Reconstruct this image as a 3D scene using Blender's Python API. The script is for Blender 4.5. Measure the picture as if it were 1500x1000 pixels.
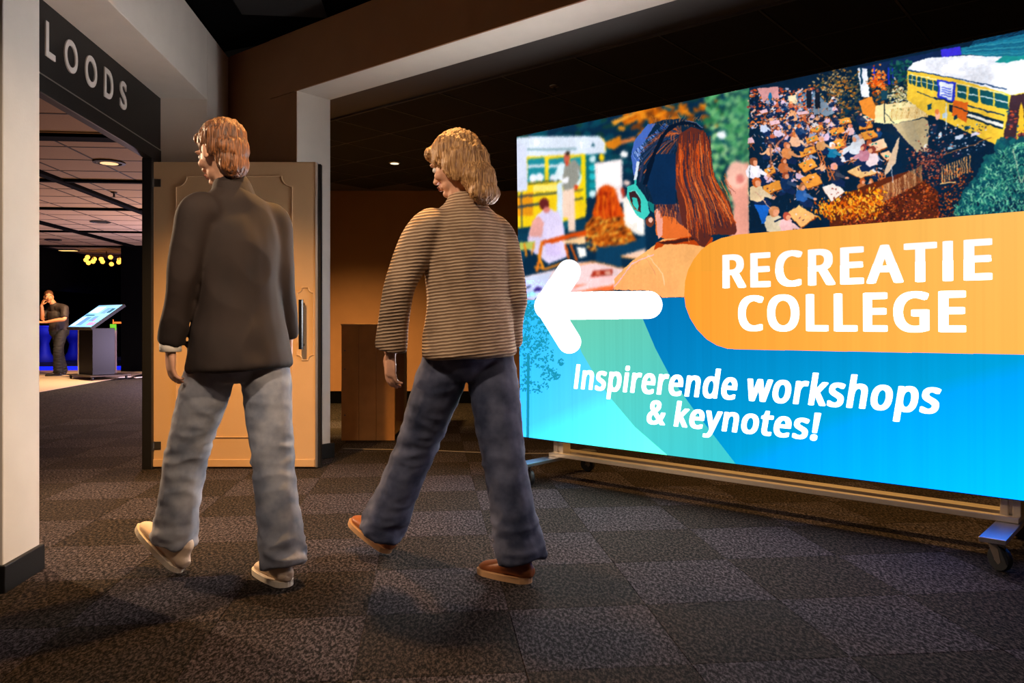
import bpy, bmesh, math, random
import numpy as np
from mathutils import Vector, Matrix, noise

for o in list(bpy.data.objects):
    bpy.data.objects.remove(o)
SC = bpy.context.scene
COL = SC.collection
F = 1150.0          # focal length in pixels of the 1500 px wide frame
CH = 1.02           # camera height
HY = 473.0          # horizon row

# ------------------------------------------------------------------ camera, world, lights, exposure
cam_d = bpy.data.cameras.new('camera')
cam = bpy.data.objects.new('camera', cam_d)
COL.objects.link(cam)
cam.location = (0, 0, CH)
cam.rotation_euler = (math.pi / 2, 0, 0)
cam_d.sensor_width = 36
cam_d.lens = 36 * F / 1500
cam_d.shift_y = -(500 - HY) / 1500
cam_d.clip_start = 0.05
cam_d.clip_end = 200
SC.camera = cam

SC.view_settings.view_transform = 'Standard'
SC.view_settings.look = 'None'
SC.view_settings.gamma = 1
SC.view_settings.use_curve_mapping = False
SC.view_settings.exposure = 0.0

world = bpy.data.worlds.new('world')
SC.world = world
world.use_nodes = True
world.node_tree.nodes['Background'].inputs[0].default_value = (0.5, 0.38, 0.3, 1)
world.node_tree.nodes['Background'].inputs[1].default_value = 0.004


def light(name, kind, loc, energy, color, target=None, size=0.1, spot=60, blend=0.4, size_y=None):
    d = bpy.data.lights.new(name, kind)
    d.energy = energy
    d.color = color
    if kind == 'AREA':
        d.size = size
        if size_y:
            d.shape = 'RECTANGLE'
            d.size_y = size_y
    else:
        d.shadow_soft_size = size
    if kind == 'SPOT':
        d.spot_size = math.radians(spot)
        d.spot_blend = blend
    o = bpy.data.objects.new(name, d)
    COL.objects.link(o)
    o.location = loc
    if target is not None:
        o.rotation_euler = (Vector(target) - Vector(loc)).to_track_quat('-Z', 'Y').to_euler()
    return o


WARM = (1.0, 0.60, 0.25)
AMBER = (1.0, 0.52, 0.16)
NEUT = (1.0, 0.80, 0.62)
# downlights of the front room
light('spot_door', 'SPOT', (-1.75, 3.4, 3.08), 720, AMBER, (-1.85, 4.4, 0.94), 0.05, 70, 1.0)
light('spot_walkers', 'SPOT', (-0.55, 3.75, 3.08), 300, AMBER, (-0.72, 3.2, 1.4), 0.05, 58, 0.8)
light('spot_walkers_front', 'SPOT', (-1.3, 0.9, 3.05), 230, (1.0, 0.77, 0.58), (-0.6, 3.2, 1.25), 0.08, 42, 0.8)
light('spot_pillar', 'SPOT', (1.3, 1.2, 3.05), 380, (1.0, 0.72, 0.48), (-1.95, 3.1, 0.9), 0.08, 34, 0.9)
light('spot_front', 'SPOT', (0.4, 0.2, 3.05), 60, (1.0, 0.78, 0.66), (-0.1, 2.3, 0), 0.10, 95, 1.0)
# downlights of the room behind the lightbox
light('spot_back_wall', 'SPOT', (-1.9, 6.75, 2.66), 1200, (1.0, 0.60, 0.20), (-1.9, 7.75, 1.38), 0.05, 76, 1.0)
light('spot_behind_screen_a', 'SPOT', (1.24, 5.72, 2.64), 105, AMBER, (1.05, 5.5, 0), 0.03, 110, 0.6)
light('spot_behind_screen_b', 'SPOT', (2.0, 5.06, 2.64), 105, AMBER, (1.8, 4.8, 0), 0.03, 110, 0.6)
light('spot_behind_screen_c', 'SPOT', (2.8, 4.32, 2.64), 105, AMBER, (2.6, 4.1, 0), 0.03, 110, 0.6)
# lamps of the hall beyond the doorway; low fill points are added out of view
light('spot_hall_entry', 'SPOT', (-4.4, 4.9, 2.55), 620, (1.0, 0.66, 0.4), (-1.6, 3.2, 0.0), 0.04, 70, 0.5)
light('fill_hall_entrance', 'POINT', (-3.05, 7.0, 0.9), 12, (1.0, 0.5, 0.2), None, 0.1)  # added out of view to warm the near hall ceiling
light('lamp_hall_a', 'SPOT', (-4.6, 9.3, 2.5), 160, WARM, (-4.8, 9.6, 0), 0.1, 150, 1.0)
light('lamp_hall_b', 'SPOT', (-7.6, 13.6, 2.5), 560, (1.0, 0.72, 0.45), (-7.6, 13.8, 0), 0.1, 140, 1.0)
light('fill_hall_low', 'POINT', (-4.3, 12.0, 0.8), 190, (1.0, 0.6, 0.35), None, 0.1)  # added low fill, unseen, brightens the hall ceiling from below
light('fill_hall_violet', 'POINT', (-5.3, 14.0, 0.6), 330, (0.75, 0.62, 1.0), None, 0.2)  # unseen violet fill added to tint the far hall ceiling
light('lamp_hall_blue', 'POINT', (-8.6, 19.6, 1.0), 10, (0.05, 0.12, 1.0), None, 0.1)

# ------------------------------------------------------------------ helpers
def lin(c):
    return tuple((x / 12.92 if x <= 0.04045 else ((x + 0.055) / 1.055) ** 2.4) for x in [v / 255 for v in c])


MATS = {}


def mat(name, col, rough=0.6, metal=0.0, emit=None, estr=0.0, noise_amt=0.0, noise_scale=20.0, bump=0.0,
        bump_scale=200.0, spec=0.5, lin_col=False):
    if name in MATS:
        return MATS[name]
    m = bpy.data.materials.new(name)
    m.use_nodes = True
    nt = m.node_tree
    b = nt.nodes['Principled BSDF']
    c = col if lin_col else lin(col)
    b.inputs['Base Color'].default_value = (*c, 1)
    b.inputs['Roughness'].default_value = rough
    b.inputs['Metallic'].default_value = metal
    b.inputs['Specular IOR Level'].default_value = spec
    if emit is not None:
        b.inputs['Emission Color'].default_value = (*lin(emit), 1)
        b.inputs['Emission Strength'].default_value = estr
    tc = nt.nodes.new('ShaderNodeTexCoord')
    if noise_amt > 0:
        n = nt.nodes.new('ShaderNodeTexNoise')
        n.inputs['Scale'].default_value = noise_scale
        n.inputs['Detail'].default_value = 5
        nt.links.new(tc.outputs['Object'], n.inputs['Vector'])
        r = nt.nodes.new('ShaderNodeValToRGB')
        r.color_ramp.elements[0].position = 0.3
        r.color_ramp.elements[1].position = 0.7
        r.color_ramp.elements[0].color = (*[x * (1 - noise_amt) for x in c], 1)
        r.color_ramp.elements[1].color = (*[min(1, x * (1 + noise_amt)) for x in c], 1)
        nt.links.new(n.outputs['Fac'], r.inputs['Fac'])
        nt.links.new(r.outputs['Color'], b.inputs['Base Color'])
    if bump > 0:
        n2 = nt.nodes.new('ShaderNodeTexNoise')
        n2.inputs['Scale'].default_value = bump_scale
        n2.inputs['Detail'].default_value = 3
        nt.links.new(tc.outputs['Object'], n2.inputs['Vector'])
        bp = nt.nodes.new('ShaderNodeBump')
        bp.inputs['Strength'].default_value = bump
        bp.inputs['Distance'].default_value = 0.004
        nt.links.new(n2.outputs['Fac'], bp.inputs['Height'])
        nt.links.new(bp.outputs['Normal'], b.inputs['Normal'])
    MATS[name] = m
    return m


def mesh_obj(name, verts, faces, m, parent=None, smooth=False, bevel=0.0, segs=2):
    me = bpy.data.meshes.new(name)
    me.from_pydata([tuple(v) for v in verts], [], faces)
    me.update()
    if bevel > 0:
        bm = bmesh.new()
        bm.from_mesh(me)
        es = [e for e in bm.edges if len(e.link_faces) == 2 and e.calc_face_angle(0) > 0.5]
        bmesh.ops.bevel(bm, geom=es, offset=bevel, segments=segs, affect='EDGES', profile=0.5)
        bm.to_mesh(me)
        bm.free()
    bm = bmesh.new()
    bm.from_mesh(me)
    bmesh.ops.recalc_face_normals(bm, faces=bm.faces)
    bm.to_mesh(me)
    bm.free()
    if smooth:
        me.polygons.foreach_set('use_smooth', [True] * len(me.polygons))
    o = bpy.data.objects.new(name, me)
    if m:
        me.materials.append(m)
    COL.objects.link(o)
    if parent:
        o.parent = parent
    return o


def empty(name, loc=(0, 0, 0), label=None, cat=None, group=None, M=None):
    o = bpy.data.objects.new(name, None)
    o.empty_display_size = 0.1
    COL.objects.link(o)
    if M is not None:
        o.matrix_world = M
    else:
        o.location = loc
    tag(o, label, cat, group)
    return o


def tag(o, label=None, cat=None, group=None, kind=None):
    if label: o['label'] = label
    if cat: o['category'] = cat
    if group: o['group'] = group
    if kind: o['kind'] = kind
    return o


class MB:
    """collects shapes into one mesh"""
    def __init__(s):
        s.v, s.f = [], []

    def add(s, vs, fs):
        k = len(s.v)
        s.v += [Vector(v) for v in vs]
        s.f += [tuple(i + k for i in f) for f in fs]
        return s

    def box(s, lo, hi, M=None):
        x0, y0, z0 = lo
        x1, y1, z1 = hi
        vs = [Vector(p) for p in ((x0, y0, z0), (x1, y0, z0), (x1, y1, z0), (x0, y1, z0), (x0, y0, z1), (x1, y0, z1), (x1, y1, z1), (x0, y1, z1))]
        if M is not None:
            vs = [M @ v for v in vs]
        return s.add(vs, [(0, 3, 2, 1), (4, 5, 6, 7), (0, 1, 5, 4), (1, 2, 6, 5), (2, 3, 7, 6), (3, 0, 4, 7)])

    def prism(s, pts, z0, z1, M=None):
        n = len(pts)
        vs = [Vector((p[0], p[1], z0)) for p in pts] + [Vector((p[0], p[1], z1)) for p in pts]
        if M is not None:
            vs = [M @ v for v in vs]
        fs = [tuple(range(n))[::-1], tuple(range(n, 2 * n))] + [(i, (i + 1) % n, n + (i + 1) % n, n + i) for i in range(n)]
        return s.add(vs, fs)

    def cyl(s, a, b, r, seg=16, r2=None):
        a, b = Vector(a), Vector(b)
        r2 = r if r2 is None else r2
        d = (b - a).normalized()
        u = d.orthogonal().normalized()
        w = d.cross(u)
        vs = []
        for c, rr in ((a, r), (b, r2)):
            for i in range(seg):
                t = 2 * math.pi * i / seg
                vs.append(c + (u * math.cos(t) + w * math.sin(t)) * rr)
        fs = [tuple(range(seg))[::-1], tuple(range(seg, 2 * seg))] + [(i, (i + 1) % seg, seg + (i + 1) % seg, seg + i) for i in range(seg)]
        return s.add(vs, fs)

    def lathe(s, prof, c=(0, 0, 0), seg=20, axis='Z', M=None):
        """prof list of (r, h)"""
        vs, fs = [], []
        for r, h in prof:
            for i in range(seg):
                t = 2 * math.pi * i / seg
                x, y = r * math.cos(t), r * math.sin(t)
                v = Vector((x, y, h)) if axis == 'Z' else (Vector((h, x, y)) if axis == 'X' else Vector((x, h, y)))
                v = v + Vector(c)
                vs.append(M @ v if M is not None else v)
        for j in range(len(prof) - 1):
            for i in range(seg):
                fs.append((j * seg + i, j * seg + (i + 1) % seg, (j + 1) * seg + (i + 1) % seg, (j + 1) * seg + i))
        fs.append(tuple(range(seg))[::-1])
        k = (len(prof) - 1) * seg
        fs.append(tuple(range(k, k + seg)))
        return s.add(vs, fs)

    def build(s, name, m, parent=None, smooth=False, bevel=0.0, segs=2):
        return mesh_obj(name, s.v, s.f, m, parent, smooth, bevel, segs)


def PX(px, py, Y):
    return Vector(((px - 750) * Y / F, Y, CH - (py - HY) * Y / F))


ANG = math.radians(6.0)
CA, SA = math.cos(ANG), math.sin(ANG)
CM = Matrix(((CA, -SA, 0, 0), (SA, CA, 0, 0), (0, 0, 1, 0), (0, 0, 0, 1)))        # corridor frame (u, v, z) -> world
DD, NN = Vector((-0.773, 0.635, 0)), Vector((0.635, 0.773, 0))
P0 = Vector((-1.567, 5.72, 0))
HM = Matrix(((DD.x, NN.x, 0, P0.x), (DD.y, NN.y, 0, P0.y), (0, 0, 1, 0), (0, 0, 0, 1)))  # header frame (s, t, z) -> world

# ------------------------------------------------------------------ structure
M_wall = mat('wall_paint', (222, 212, 200), 0.7, noise_amt=0.03, noise_scale=6, bump=0.12, bump_scale=90)
M_wallb = mat('wall_paint_brown', (144, 100, 64), 0.75, noise_amt=0.04, noise_scale=6, bump=0.12, bump_scale=90)
M_black = mat('black_trim', (9, 8, 8), 0.5)
M_blackmat = mat('black_matt', (2, 2, 3), 0.95, spec=0.05)
M_ceilpanel = mat('black_ceiling_panel', (15, 15, 17), 0.9, bump=0.2, bump_scale=300)
M_grid = mat('ceiling_grid_dark', (66, 62, 60), 0.6)
M_hallpanel = mat('hall_ceiling_panel', (176, 150, 124), 0.85, noise_amt=0.05, noise_scale=60)
M_hallgrid = mat('hall_ceiling_grid', (40, 32, 28), 0.6)


def carpet(name, base, fleck):
    m = bpy.data.materials.new(name)
    m.use_nodes = True
    nt = m.node_tree
    b = nt.nodes['Principled BSDF']
    b.inputs['Roughness'].default_value = 0.95
    b.inputs['Specular IOR Level'].default_value = 0.12
    tc = nt.nodes.new('ShaderNodeTexCoord')
    geo = nt.nodes.new('ShaderNodeNewGeometry')
    mp = nt.nodes.new('ShaderNodeMapping')
    mp.inputs['Rotation'].default_value = (0, 0, math.radians(35))
    mp.inputs['Scale'].default_value = (1.0, 0.45, 1.0)
    nt.links.new(geo.outputs['Position'], mp.inputs['Vector'])
    n = nt.nodes.new('ShaderNodeTexNoise')
    n.inputs['Scale'].default_value = 95
    n.inputs['Detail'].default_value = 4
    n.inputs['Roughness'].default_value = 0.8
    nt.links.new(mp.outputs[0], n.inputs['Vector'])
    r = nt.nodes.new('ShaderNodeValToRGB')
    e = r.color_ramp.elements
    e[0].position, e[1].position = 0.46, 0.62
    e[0].color = (*lin(base), 1)
    e[1].color = (*lin(fleck), 1)
    nt.links.new(n.outputs['Fac'], r.inputs['Fac'])
    n3 = nt.nodes.new('ShaderNodeTexNoise')
    n3.inputs['Scale'].default_value = 5
    n3.inputs['Detail'].default_value = 3
    nt.links.new(geo.outputs['Position'], n3.inputs['Vector'])
    mr = nt.nodes.new('ShaderNodeMapRange')
    mr.inputs['To Min'].default_value = 0.8
    mr.inputs['To Max'].default_value = 1.2
    nt.links.new(n3.outputs['Fac'], mr.inputs['Value'])
    mx = nt.nodes.new('ShaderNodeVectorMath')
    mx.operation = 'SCALE'
    nt.links.new(r.outputs['Color'], mx.inputs[0])
    nt.links.new(mr.outputs[0], mx.inputs['Scale'])
    nt.links.new(mx.outputs[0], b.inputs['Base Color'])
    bp = nt.nodes.new('ShaderNodeBump')
    bp.inputs['Strength'].default_value = 0.7
    bp.inputs['Distance'].default_value = 0.006
    nt.links.new(n.outputs['Fac'], bp.inputs['Height'])
    nt.links.new(bp.outputs['Normal'], b.inputs['Normal'])
    return m


M_cl = carpet('carpet_light', (16, 14, 16), (100, 91, 95))
M_cd = carpet('carpet_dark', (8, 7, 7), (80, 70, 63))
M_beige = mat('beige_floor', (205, 175, 140), 0.55, noise_amt=0.05, noise_scale=8)

# floor slab reaching under everything
floor = MB().box((-16, -3, -0.2), (12, 30, -0.006)).build('floor', M_cd)
tag(floor, 'charcoal carpet floor of alternating darker and lighter square tiles', None, None, 'structure')
me_tile = {}
for key, mm in (('l', M_cl), ('d', M_cd)):
    t = MB().box((-0.2492, -0.2492, -0.006), (0.2492, 0.2492, 0.0)).build('carpet_tile_source', mm, None, bevel=0.0012, segs=1)
    me_tile[key] = t.data
    bpy.data.objects.remove(t)
for i in range(-30, 24):
    for j in range(-2, 16):
        uc, vc = 0.78 + 0.5 * (i + 0.5), 2.78 + 0.5 * (j - 2 + 0.5)
        p = CM @ Vector((uc, vc, 0))
        if p.y < 1.3 or p.y > 8.2:
            continue
        px = 750 + p.x * F / p.y
        mg = 0.42 * F / p.y
        if px < -mg or px > 1500 + mg:
            continue
        if vc > 6.2 and uc < -5.75:
            continue
        o = bpy.data.objects.new('carpet_tile', me_tile['l' if (i + j) % 2 == 0 else 'd'])
        COL.objects.link(o)
        o.location = p
        o.rotation_euler = (0, 0, ANG)
        o.parent = floor
# beige hard floor deep in the hall
bf = MB().box((-9.5, 9.0, -0.004), (-5.75, 26, 0.002), CM).build('floor_beige', M_beige)
tag(bf, 'pale beige hard floor beyond the carpet deep in the hall', None, None, 'structure')

# corridor wall (the doorway to the hall)
wl = MB()
wl.box((-1.95, 3.155, 0), (-1.605, 3.436, 2.64), CM)
wl.box((-1.95, -2.0, 2.64), (-1.605, 5.9, 3.15), CM)
wl.box((-1.95, 5.9, 0), (-1.605, 6.52, 3.15), CM)
wl.box((-2.02, 6.5, 0), (-1.90, 18, 3.15), CM)
wl.box((-1.95, -2.0, 0), (-1.605, 0.2, 2.64), CM)
wall_left = wl.build('wall_left', M_wall, bevel=0.003, segs=1)
tag(wall_left, kind='structure')
bb = MB().box((-1.965, 3.14, 0), (-1.590, 3.451, 0.105), CM).build('baseboard_left', M_black, bevel=0.004)
tag(bb, kind='structure')

# header wall (wide opening to the room behind the lightbox)
hw = MB()
hw.box((0, 0, 0), (1.02, 0.30, 3.15), HM)
hw.box((-6.0, 0, 2.71), (0.0, 0.30, 3.15), HM)
hw.box((-6.8, 0, 0), (-6.0, 0.30, 3.15), HM)
wall_back = hw.build('wall_header', M_wall, bevel=0.003, segs=1)
tag(wall_back, kind='structure')
fas = MB().box((-6.0, -0.014, 2.708), (0.327, 0.0, 3.148), HM).build('trim_1', M_wallb, bevel=0.002, segs=1)
tag(fas, 'brown painted fascia board along the header over the wide opening', None, None, 'structure')
hf = MB().box((0.0, -0.005, 0), (1.02, -0.0005, 3.15), HM).build('wall_header_face', M_wallb)
tag(hf, kind='structure')
bb2 = MB().box((-0.014, -0.012, 0), (1.0, 0.33, 0.112), HM).build('baseboard_back', M_black, bevel=0.004)
tag(bb2, kind='structure')
# walls of the back room
wb = MB().box((-2.93, 10.05, 0), (9.0, 10.2, 3.2)).build('wall_far', M_wallb)
tag(wb, kind='structure')
bb3 = MB().box((-2.93, 10.03, 0), (9.0, 10.05, 0.15)).build('baseboard_far', M_blackmat, bevel=0.003)
tag(bb3, kind='structure')
wr = MB().box((8.0, -3, 0), (8.15, 10.05, 3.2)).box((-2.2, -3.15, 0), (8.15, -3.0, 3.2)).build('wall_right', M_wallb)
tag(wr, kind='structure')
# ceilings: black grid ceilings
def panel_ceiling(name, poly, z, frame, step, o0, rng, mp, mg, keep, gridw=0.022, gap=0.012, label=None):
    base = MB().prism([tuple(p) for p in poly], z + 0.012, z + 0.06).build(name, mg)
    tag(base, label, None, None, 'structure')
    src = MB().box((-step / 2 + gap, -step / 2 + gap, 0.0), (step / 2 - gap, step / 2 - gap, 0.012)).build('x', mp)
    me = src.data
    bpy.data.objects.remove(src)
    ang = math.atan2(frame[1][0], frame[0][0])
    used = set()
    for i in range(*rng[0]):
        for j in range(*rng[1]):
            p = frame @ Vector((o0[0] + step * (i + 0.5), o0[1] + step * (j + 0.5), 0))
            if not keep(p):
                continue
            o = bpy.data.objects.new('ceiling_panel', me)
            COL.objects.link(o)
            o.location = (p.x, p.y, z)
            o.rotation_euler = (0, 0, ang)
            o.parent = base
            used.add((i, j))
    g = MB()
    for (i, j) in used:
        a, b = o0[0] + step * i, o0[1] + step * j
        if (i, j - 1) not in used or True:
            g.box((a, b - gridw / 2, z - 0.003), (a + step, b + gridw / 2, z + 0.012), frame)
        g.box((a - gridw / 2, b + gridw / 2, z - 0.003), (a + gridw / 2, b + step - gridw / 2, z + 0.012), frame)
    gr = g.build('ceiling_grid', mg, base)
    return base


def vis(p, z, m=60):
    if p.y < 0.7:
        return False
    x, y = 750 + p.x * F / p.y, HY - (z - CH) * F / p.y
    return -m < x < 1500 + m and y > -m * 1.5


# intersection of the grid lines seen at the photograph's (562,157)
A0 = HM.inverted() @ Vector((-1.0, 6.11, 0))
def keep2(p):
    q = HM.inverted() @ Vector((p.x, p.y, 0))
    return q.y > 0.62 and p.y < 9.8 and vis(p, 2.70) and p.x > -4.5
hb = lambda s, t: (HM @ Vector((s, t, 0))).xy[:]
panel_ceiling('ceiling_back', [hb(1.6, 0.28), hb(-9, 0.28), (8.0, 2.0), (8.0, 10.06), (-6.0, 10.06)], 2.70, HM, 0.6,
              (A0.x, A0.y), ((-14, 10), (-6, 12)), M_ceilpanel, M_grid, keep2, gridw=0.014, label='black panel ceiling over the lightbox')
def keep1(p):
    q = HM.inverted() @ Vector((p.x, p.y, 0))
    r = CM.inverted() @ Vector((p.x, p.y, 0))
    return q.y < -0.35 and r.x > -1.2 and vis(p, 3.15)
cc = lambda u, v: (CM @ Vector((u, v, 0))).xy[:]
panel_ceiling('ceiling_front', [cc(-1.95, -2.2), cc(-1.95, 6.6), hb(0, 0.15), hb(-9, 0.15), (7.9, -2.9), (-1, -2.9)], 3.15, CM, 0.6,
              (-0.1, 0.2), ((-4, 10), (-3, 10)), M_ceilpanel, M_blackmat, keep1, gridw=0.012, label='black panel ceiling of the front room')
def keep3(p):
    r = CM.inverted() @ Vector((p.x, p.y, 0))
    if p.y < 3:
        return False
    x, y = 750 + p.x * F / p.y, HY - (2.65 - CH) * F / p.y
    return -2.3 > r.x > -8.3 + 0.3 and 20 < x < 245 and y > 100 and p.y < 22
ch = panel_ceiling('ceiling_hall', [cc(-1.9, 1.0), cc(-1.9, 26), cc(-14, 26), cc(-14, 1.0)], 2.65, CM, 0.6,
                   (-2.13, 0.45), ((-14, 1), (3, 40)), M_hallpanel, M_hallgrid, keep3, gridw=0.02, label='warm lit panel ceiling of the hall with dark rails')
rails = MB()
for v, w in ((7.2, 0.09), (9.4, 0.04), (11.7, 0.04), (14.6, 0.04), (17.4, 0.05)):
    rails.box((-8.2, v - w, 2.62), (-2.2, v + w, 2.652), CM)
rails.build('cross_rail', M_blackmat, ch)
rl = MB()
for u in (-4.16, -6.2):
    rl.box((u - 0.05, 3.5, 2.61), (u + 0.05, 20, 2.652), CM)
rl.build('long_rail', M_blackmat, ch)
# hall walls
h1 = MB().box((-11.0, 4.0, 0), (-10.8, 26, 2.66), CM).box((-8.45, 9.0, 1.75), (-8.3, 25, 2.66), CM).build('wall_hall_left', M_blackmat); tag(h1, kind='structure')
h2 = MB().box((-11.0, 25, 0), (-2.0, 25.2, 2.66), CM).build('wall_hall_far', M_blackmat); tag(h2, kind='structure')
h3 = MB().box((-14, 0.9, 0), (-1.95, 1.0, 2.66), CM).build('wall_hall_near', M_blackmat); tag(h3, kind='structure')
h4 = MB().box((-8.22, 16.5, 0), (-5.6, 16.75, 2.65)).build('wall_hall_pier', M_blackmat); tag(h4, kind='structure')

# door frame: black post and lintel, sign board with white letters
fr = MB()
fr.box((-1.985, 3.45, 2.17), (-1.925, 5.9, 2.262), CM)
fr.box((-1.99, 5.70, 0), (-1.925, 5.9, 2.17), CM)
frame = fr.build('door_frame_1', M_black, bevel=0.004)
tag(frame, 'black door frame round the doorway into the hall', None, None, 'structure')
sign = empty('sign_board', CM @ Vector((-1.93, 4.7, 2.27)), 'black sign board with white LOODS letters above the hall doorway', 'sign')
sign.rotation_euler = (0, 0, ANG)
MB().box((-0.05, -1.25, 0.0), (0.0, 1.2, 0.372)).build('board', mat('sign_black', (12, 12, 13), 0.5), sign, bevel=0.001, segs=1)
MB().box((-0.004, -1.25, -0.012), (0.004, 1.2, -0.002)).build('edge_strip', mat('steel_strip', (190, 185, 180), 0.35, 0.9), sign)


def text_mesh(body, m, name='lettering', bold=0.0, shear=0.0, spacing=1.0, depth=0.0):
    c = bpy.data.curves.new('t', 'FONT')
    c.body = body
    c.size = 1
    c.offset = bold
    c.shear = shear
    c.space_character = spacing
    c.extrude = depth
    c.resolution_u = 6
    o = bpy.data.objects.new('t', c)
    COL.objects.link(o)
    dg = bpy.context.evaluated_depsgraph_get()
    me = bpy.data.meshes.new_from_object(o.evaluated_get(dg))
    bpy.data.objects.remove(o)
    me.name = name
    me.materials.clear()
    me.materials.append(m)
    return me


def fit_text(me, x0, x1, y0, y1, parent, M, name='lettering', by_caps=None):
    """scale the text mesh into the rectangle given, then place through M (x right, y up, z out)"""
    n = len(me.vertices)
    co = np.empty(n * 3, np.float32)
    me.vertices.foreach_get('co', co)
    co = co.reshape(-1, 3)
    mn, mx_ = co.min(0), co.max(0)
    if by_caps:
        ylo, yhi = by_caps
    else:
        ylo, yhi = mn[1], mx_[1]
    co[:, 0] = x0 + (co[:, 0] - mn[0]) / (mx_[0] - mn[0]) * (x1 - x0)
    co[:, 1] = y0 + (co[:, 1] - ylo) / (yhi - ylo) * (y1 - y0)
    me.vertices.foreach_set('co', co.ravel())
    me.update()
    o = bpy.data.objects.new(name, me)
    COL.objects.link(o)
    o.parent = parent
    o.matrix_local = M
    return o


M_white = mat('white_letters', (215, 208, 202), 0.5)
MS = Matrix(((0, 0, 1, 0.003), (1, 0, 0, 0), (0, 1, 0, 0), (0, 0, 0, 1)))
for chh, vc, w in (('L', 4.235, 0.10), ('O', 4.468, 0.155), ('O', 4.72, 0.155), ('D', 4.968, 0.13), ('S', 5.195, 0.105)):
    fit_text(text_mesh(chh, M_white, 'letter', bold=0.018, depth=0.004), vc - 4.7 - w / 2, vc - 4.7 + w / 2, 0.10, 0.277, sign, MS, 'letter')

# ------------------------------------------------------------------ open door leaf
DY = 5.51
def dx(px): return (px - 750) * DY / F
def dz(py): return CH - (py - HY) * DY / F
M_door = mat('door_paint', (205, 170, 128), 0.55, noise_amt=0.03, noise_scale=5, bump=0.05, bump_scale=60)
M_alu = mat('aluminium', (190, 192, 198), 0.32, 0.9)
M_steel = mat('steel_dark', (110, 105, 98), 0.4, 0.9)
leaf = empty('door_1', (dx(222), DY, 0), 'cream panelled door leaf standing open at the hall doorway', None)
tag(leaf, kind='structure')
def dpart(name, mb, m, bevel=0.0):
    o = mb.build(name, m, None, bevel=bevel)
    o.parent = leaf
    o.matrix_parent_inverse = leaf.matrix_world.inverted()
    return o
leaf.matrix_world = Matrix.Translation((dx(222), DY, 0))
dpart('door_panel', MB().box((dx(222), DY, 0.008), (dx(462), DY + 0.05, dz(237))), M_door, 0.003)
dpart('kick_strip', MB().box((dx(224), DY - 0.010, 0.012), (dx(461), DY, 0.066)), M_door, 0.004)
dpart('edge_strip', MB().box((dx(462), DY - 0.004, 0.008), (dx(465.5), DY + 0.052, dz(238))), M_alu, 0.001)
dpart('edge_seal', MB().box((dx(465.5), DY + 0.005, 0.008), (dx(469.5), DY + 0.05, dz(240))), M_black, 0.001)


def moulding(pts, w=0.012, d=0.007):
    """closed raised strip following pts (x, z) on the front of the leaf"""
    n = len(pts)
    vs, fs = [], []
    for i in range(n):
        p, a, b = Vector(pts[i]), Vector(pts[i - 1]), Vector(pts[(i + 1) % n])
        t = ((p - a).normalized() + (b - p).normalized()).normalized()
        nn = Vector((-t.y, t.x))
        for off, dep in ((-w / 2, 0.001), (-w / 4, -d), (w / 4, -d), (w / 2, 0.001)):
            q = p + nn * off
            vs.append((q.x, DY + dep, q.y))
    for i in range(n):
        for k in range(3):
            a = i * 4 + k
            b = ((i + 1) % n) * 4 + k
            fs.append((a, a + 1, b + 1, b))
    return vs, fs


def notched(x0, x1, z0, z1, r, steps=6):
    pts = []
    for cx, cz, a0 in ((x0, z0, 90), (x1, z0, 180), (x1, z1, 270), (x0, z1, 0)):
        arc = []
        for k in range(steps + 1):
            t = math.radians(a0 - 90 * k / steps)
            arc.append((cx + r * math.cos(t), cz + r * math.sin(t)))
        pts += arc
    return pts


def mould_part(name, pts):
    vs, fs = moulding(pts)
    o = mesh_obj(name, vs, fs, M_door, None)
    o.parent = leaf
    o.matrix_parent_inverse = leaf.matrix_world.inverted()
mould_part('panel_moulding', notched(dx(258), dx(428), dz(640), dz(258), 0.075))
mould_part('handle_moulding', notched(dx(435), dx(459), dz(527), dz(421), 0.036))
hd = MB()
hd.cyl((dx(444), DY - 0.055, dz(511)), (dx(444), DY - 0.055, dz(439)), 0.017, 14)
hd.cyl((dx(444), DY, dz(505)), (dx(444), DY - 0.055, dz(505)), 0.012, 12)
hd.cyl((dx(444), DY, dz(445)), (dx(444), DY - 0.055, dz(445)), 0.012, 12)
o = dpart('handle', hd, mat('handle_black', (16, 20, 30), 0.25)); tag(o, 'black bar handle')
for pz in (268, 652):
    h = MB().box((dx(216), DY - 0.012, dz(pz) - 0.027), (dx(225), DY + 0.0, dz(pz) + 0.027))
    h.box((dx(225), DY - 0.006, dz(pz) - 0.027), (dx(236), DY + 0.0, dz(pz) + 0.027))
    h.cyl((dx(225), DY - 0.012, dz(pz) - 0.03), (dx(225), DY - 0.012, dz(pz) + 0.03), 0.009, 10)
    o = dpart('hinge', h, M_steel, 0.001); tag(o, 'steel hinge')

# ------------------------------------------------------------------ the lightbox: picture, frame, casters
SW, SH = 3.10, 2.015                          # width and height of the lit face
E = Vector((0.7465, -0.6654, 0)).normalized()
NO = Vector((-0.6654, -0.7465, 0)).normalized()      # outward normal of the face
S0 = Vector((0.0575, 5.30, 0.255))
lean = math.radians(1.1)
UP = (Vector((0, 0, 1)) * math.cos(lean) + NO * math.sin(lean)).normalized()
NF = E.cross(UP).normalized()
SM = Matrix(((E.x, UP.x, NF.x, S0.x), (E.y, UP.y, NF.y, S0.y), (E.z, UP.z, NF.z, S0.z), (0, 0, 0, 1)))
if NF.dot(NO) < 0:
    print('normal flipped')
TW, TH = 2048, 1331
TEX = np.zeros((TH, TW, 3), np.float32)
_e, _u, _n, _s = np.array(E), np.array(UP), np.array(NF), np.array(S0)


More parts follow.
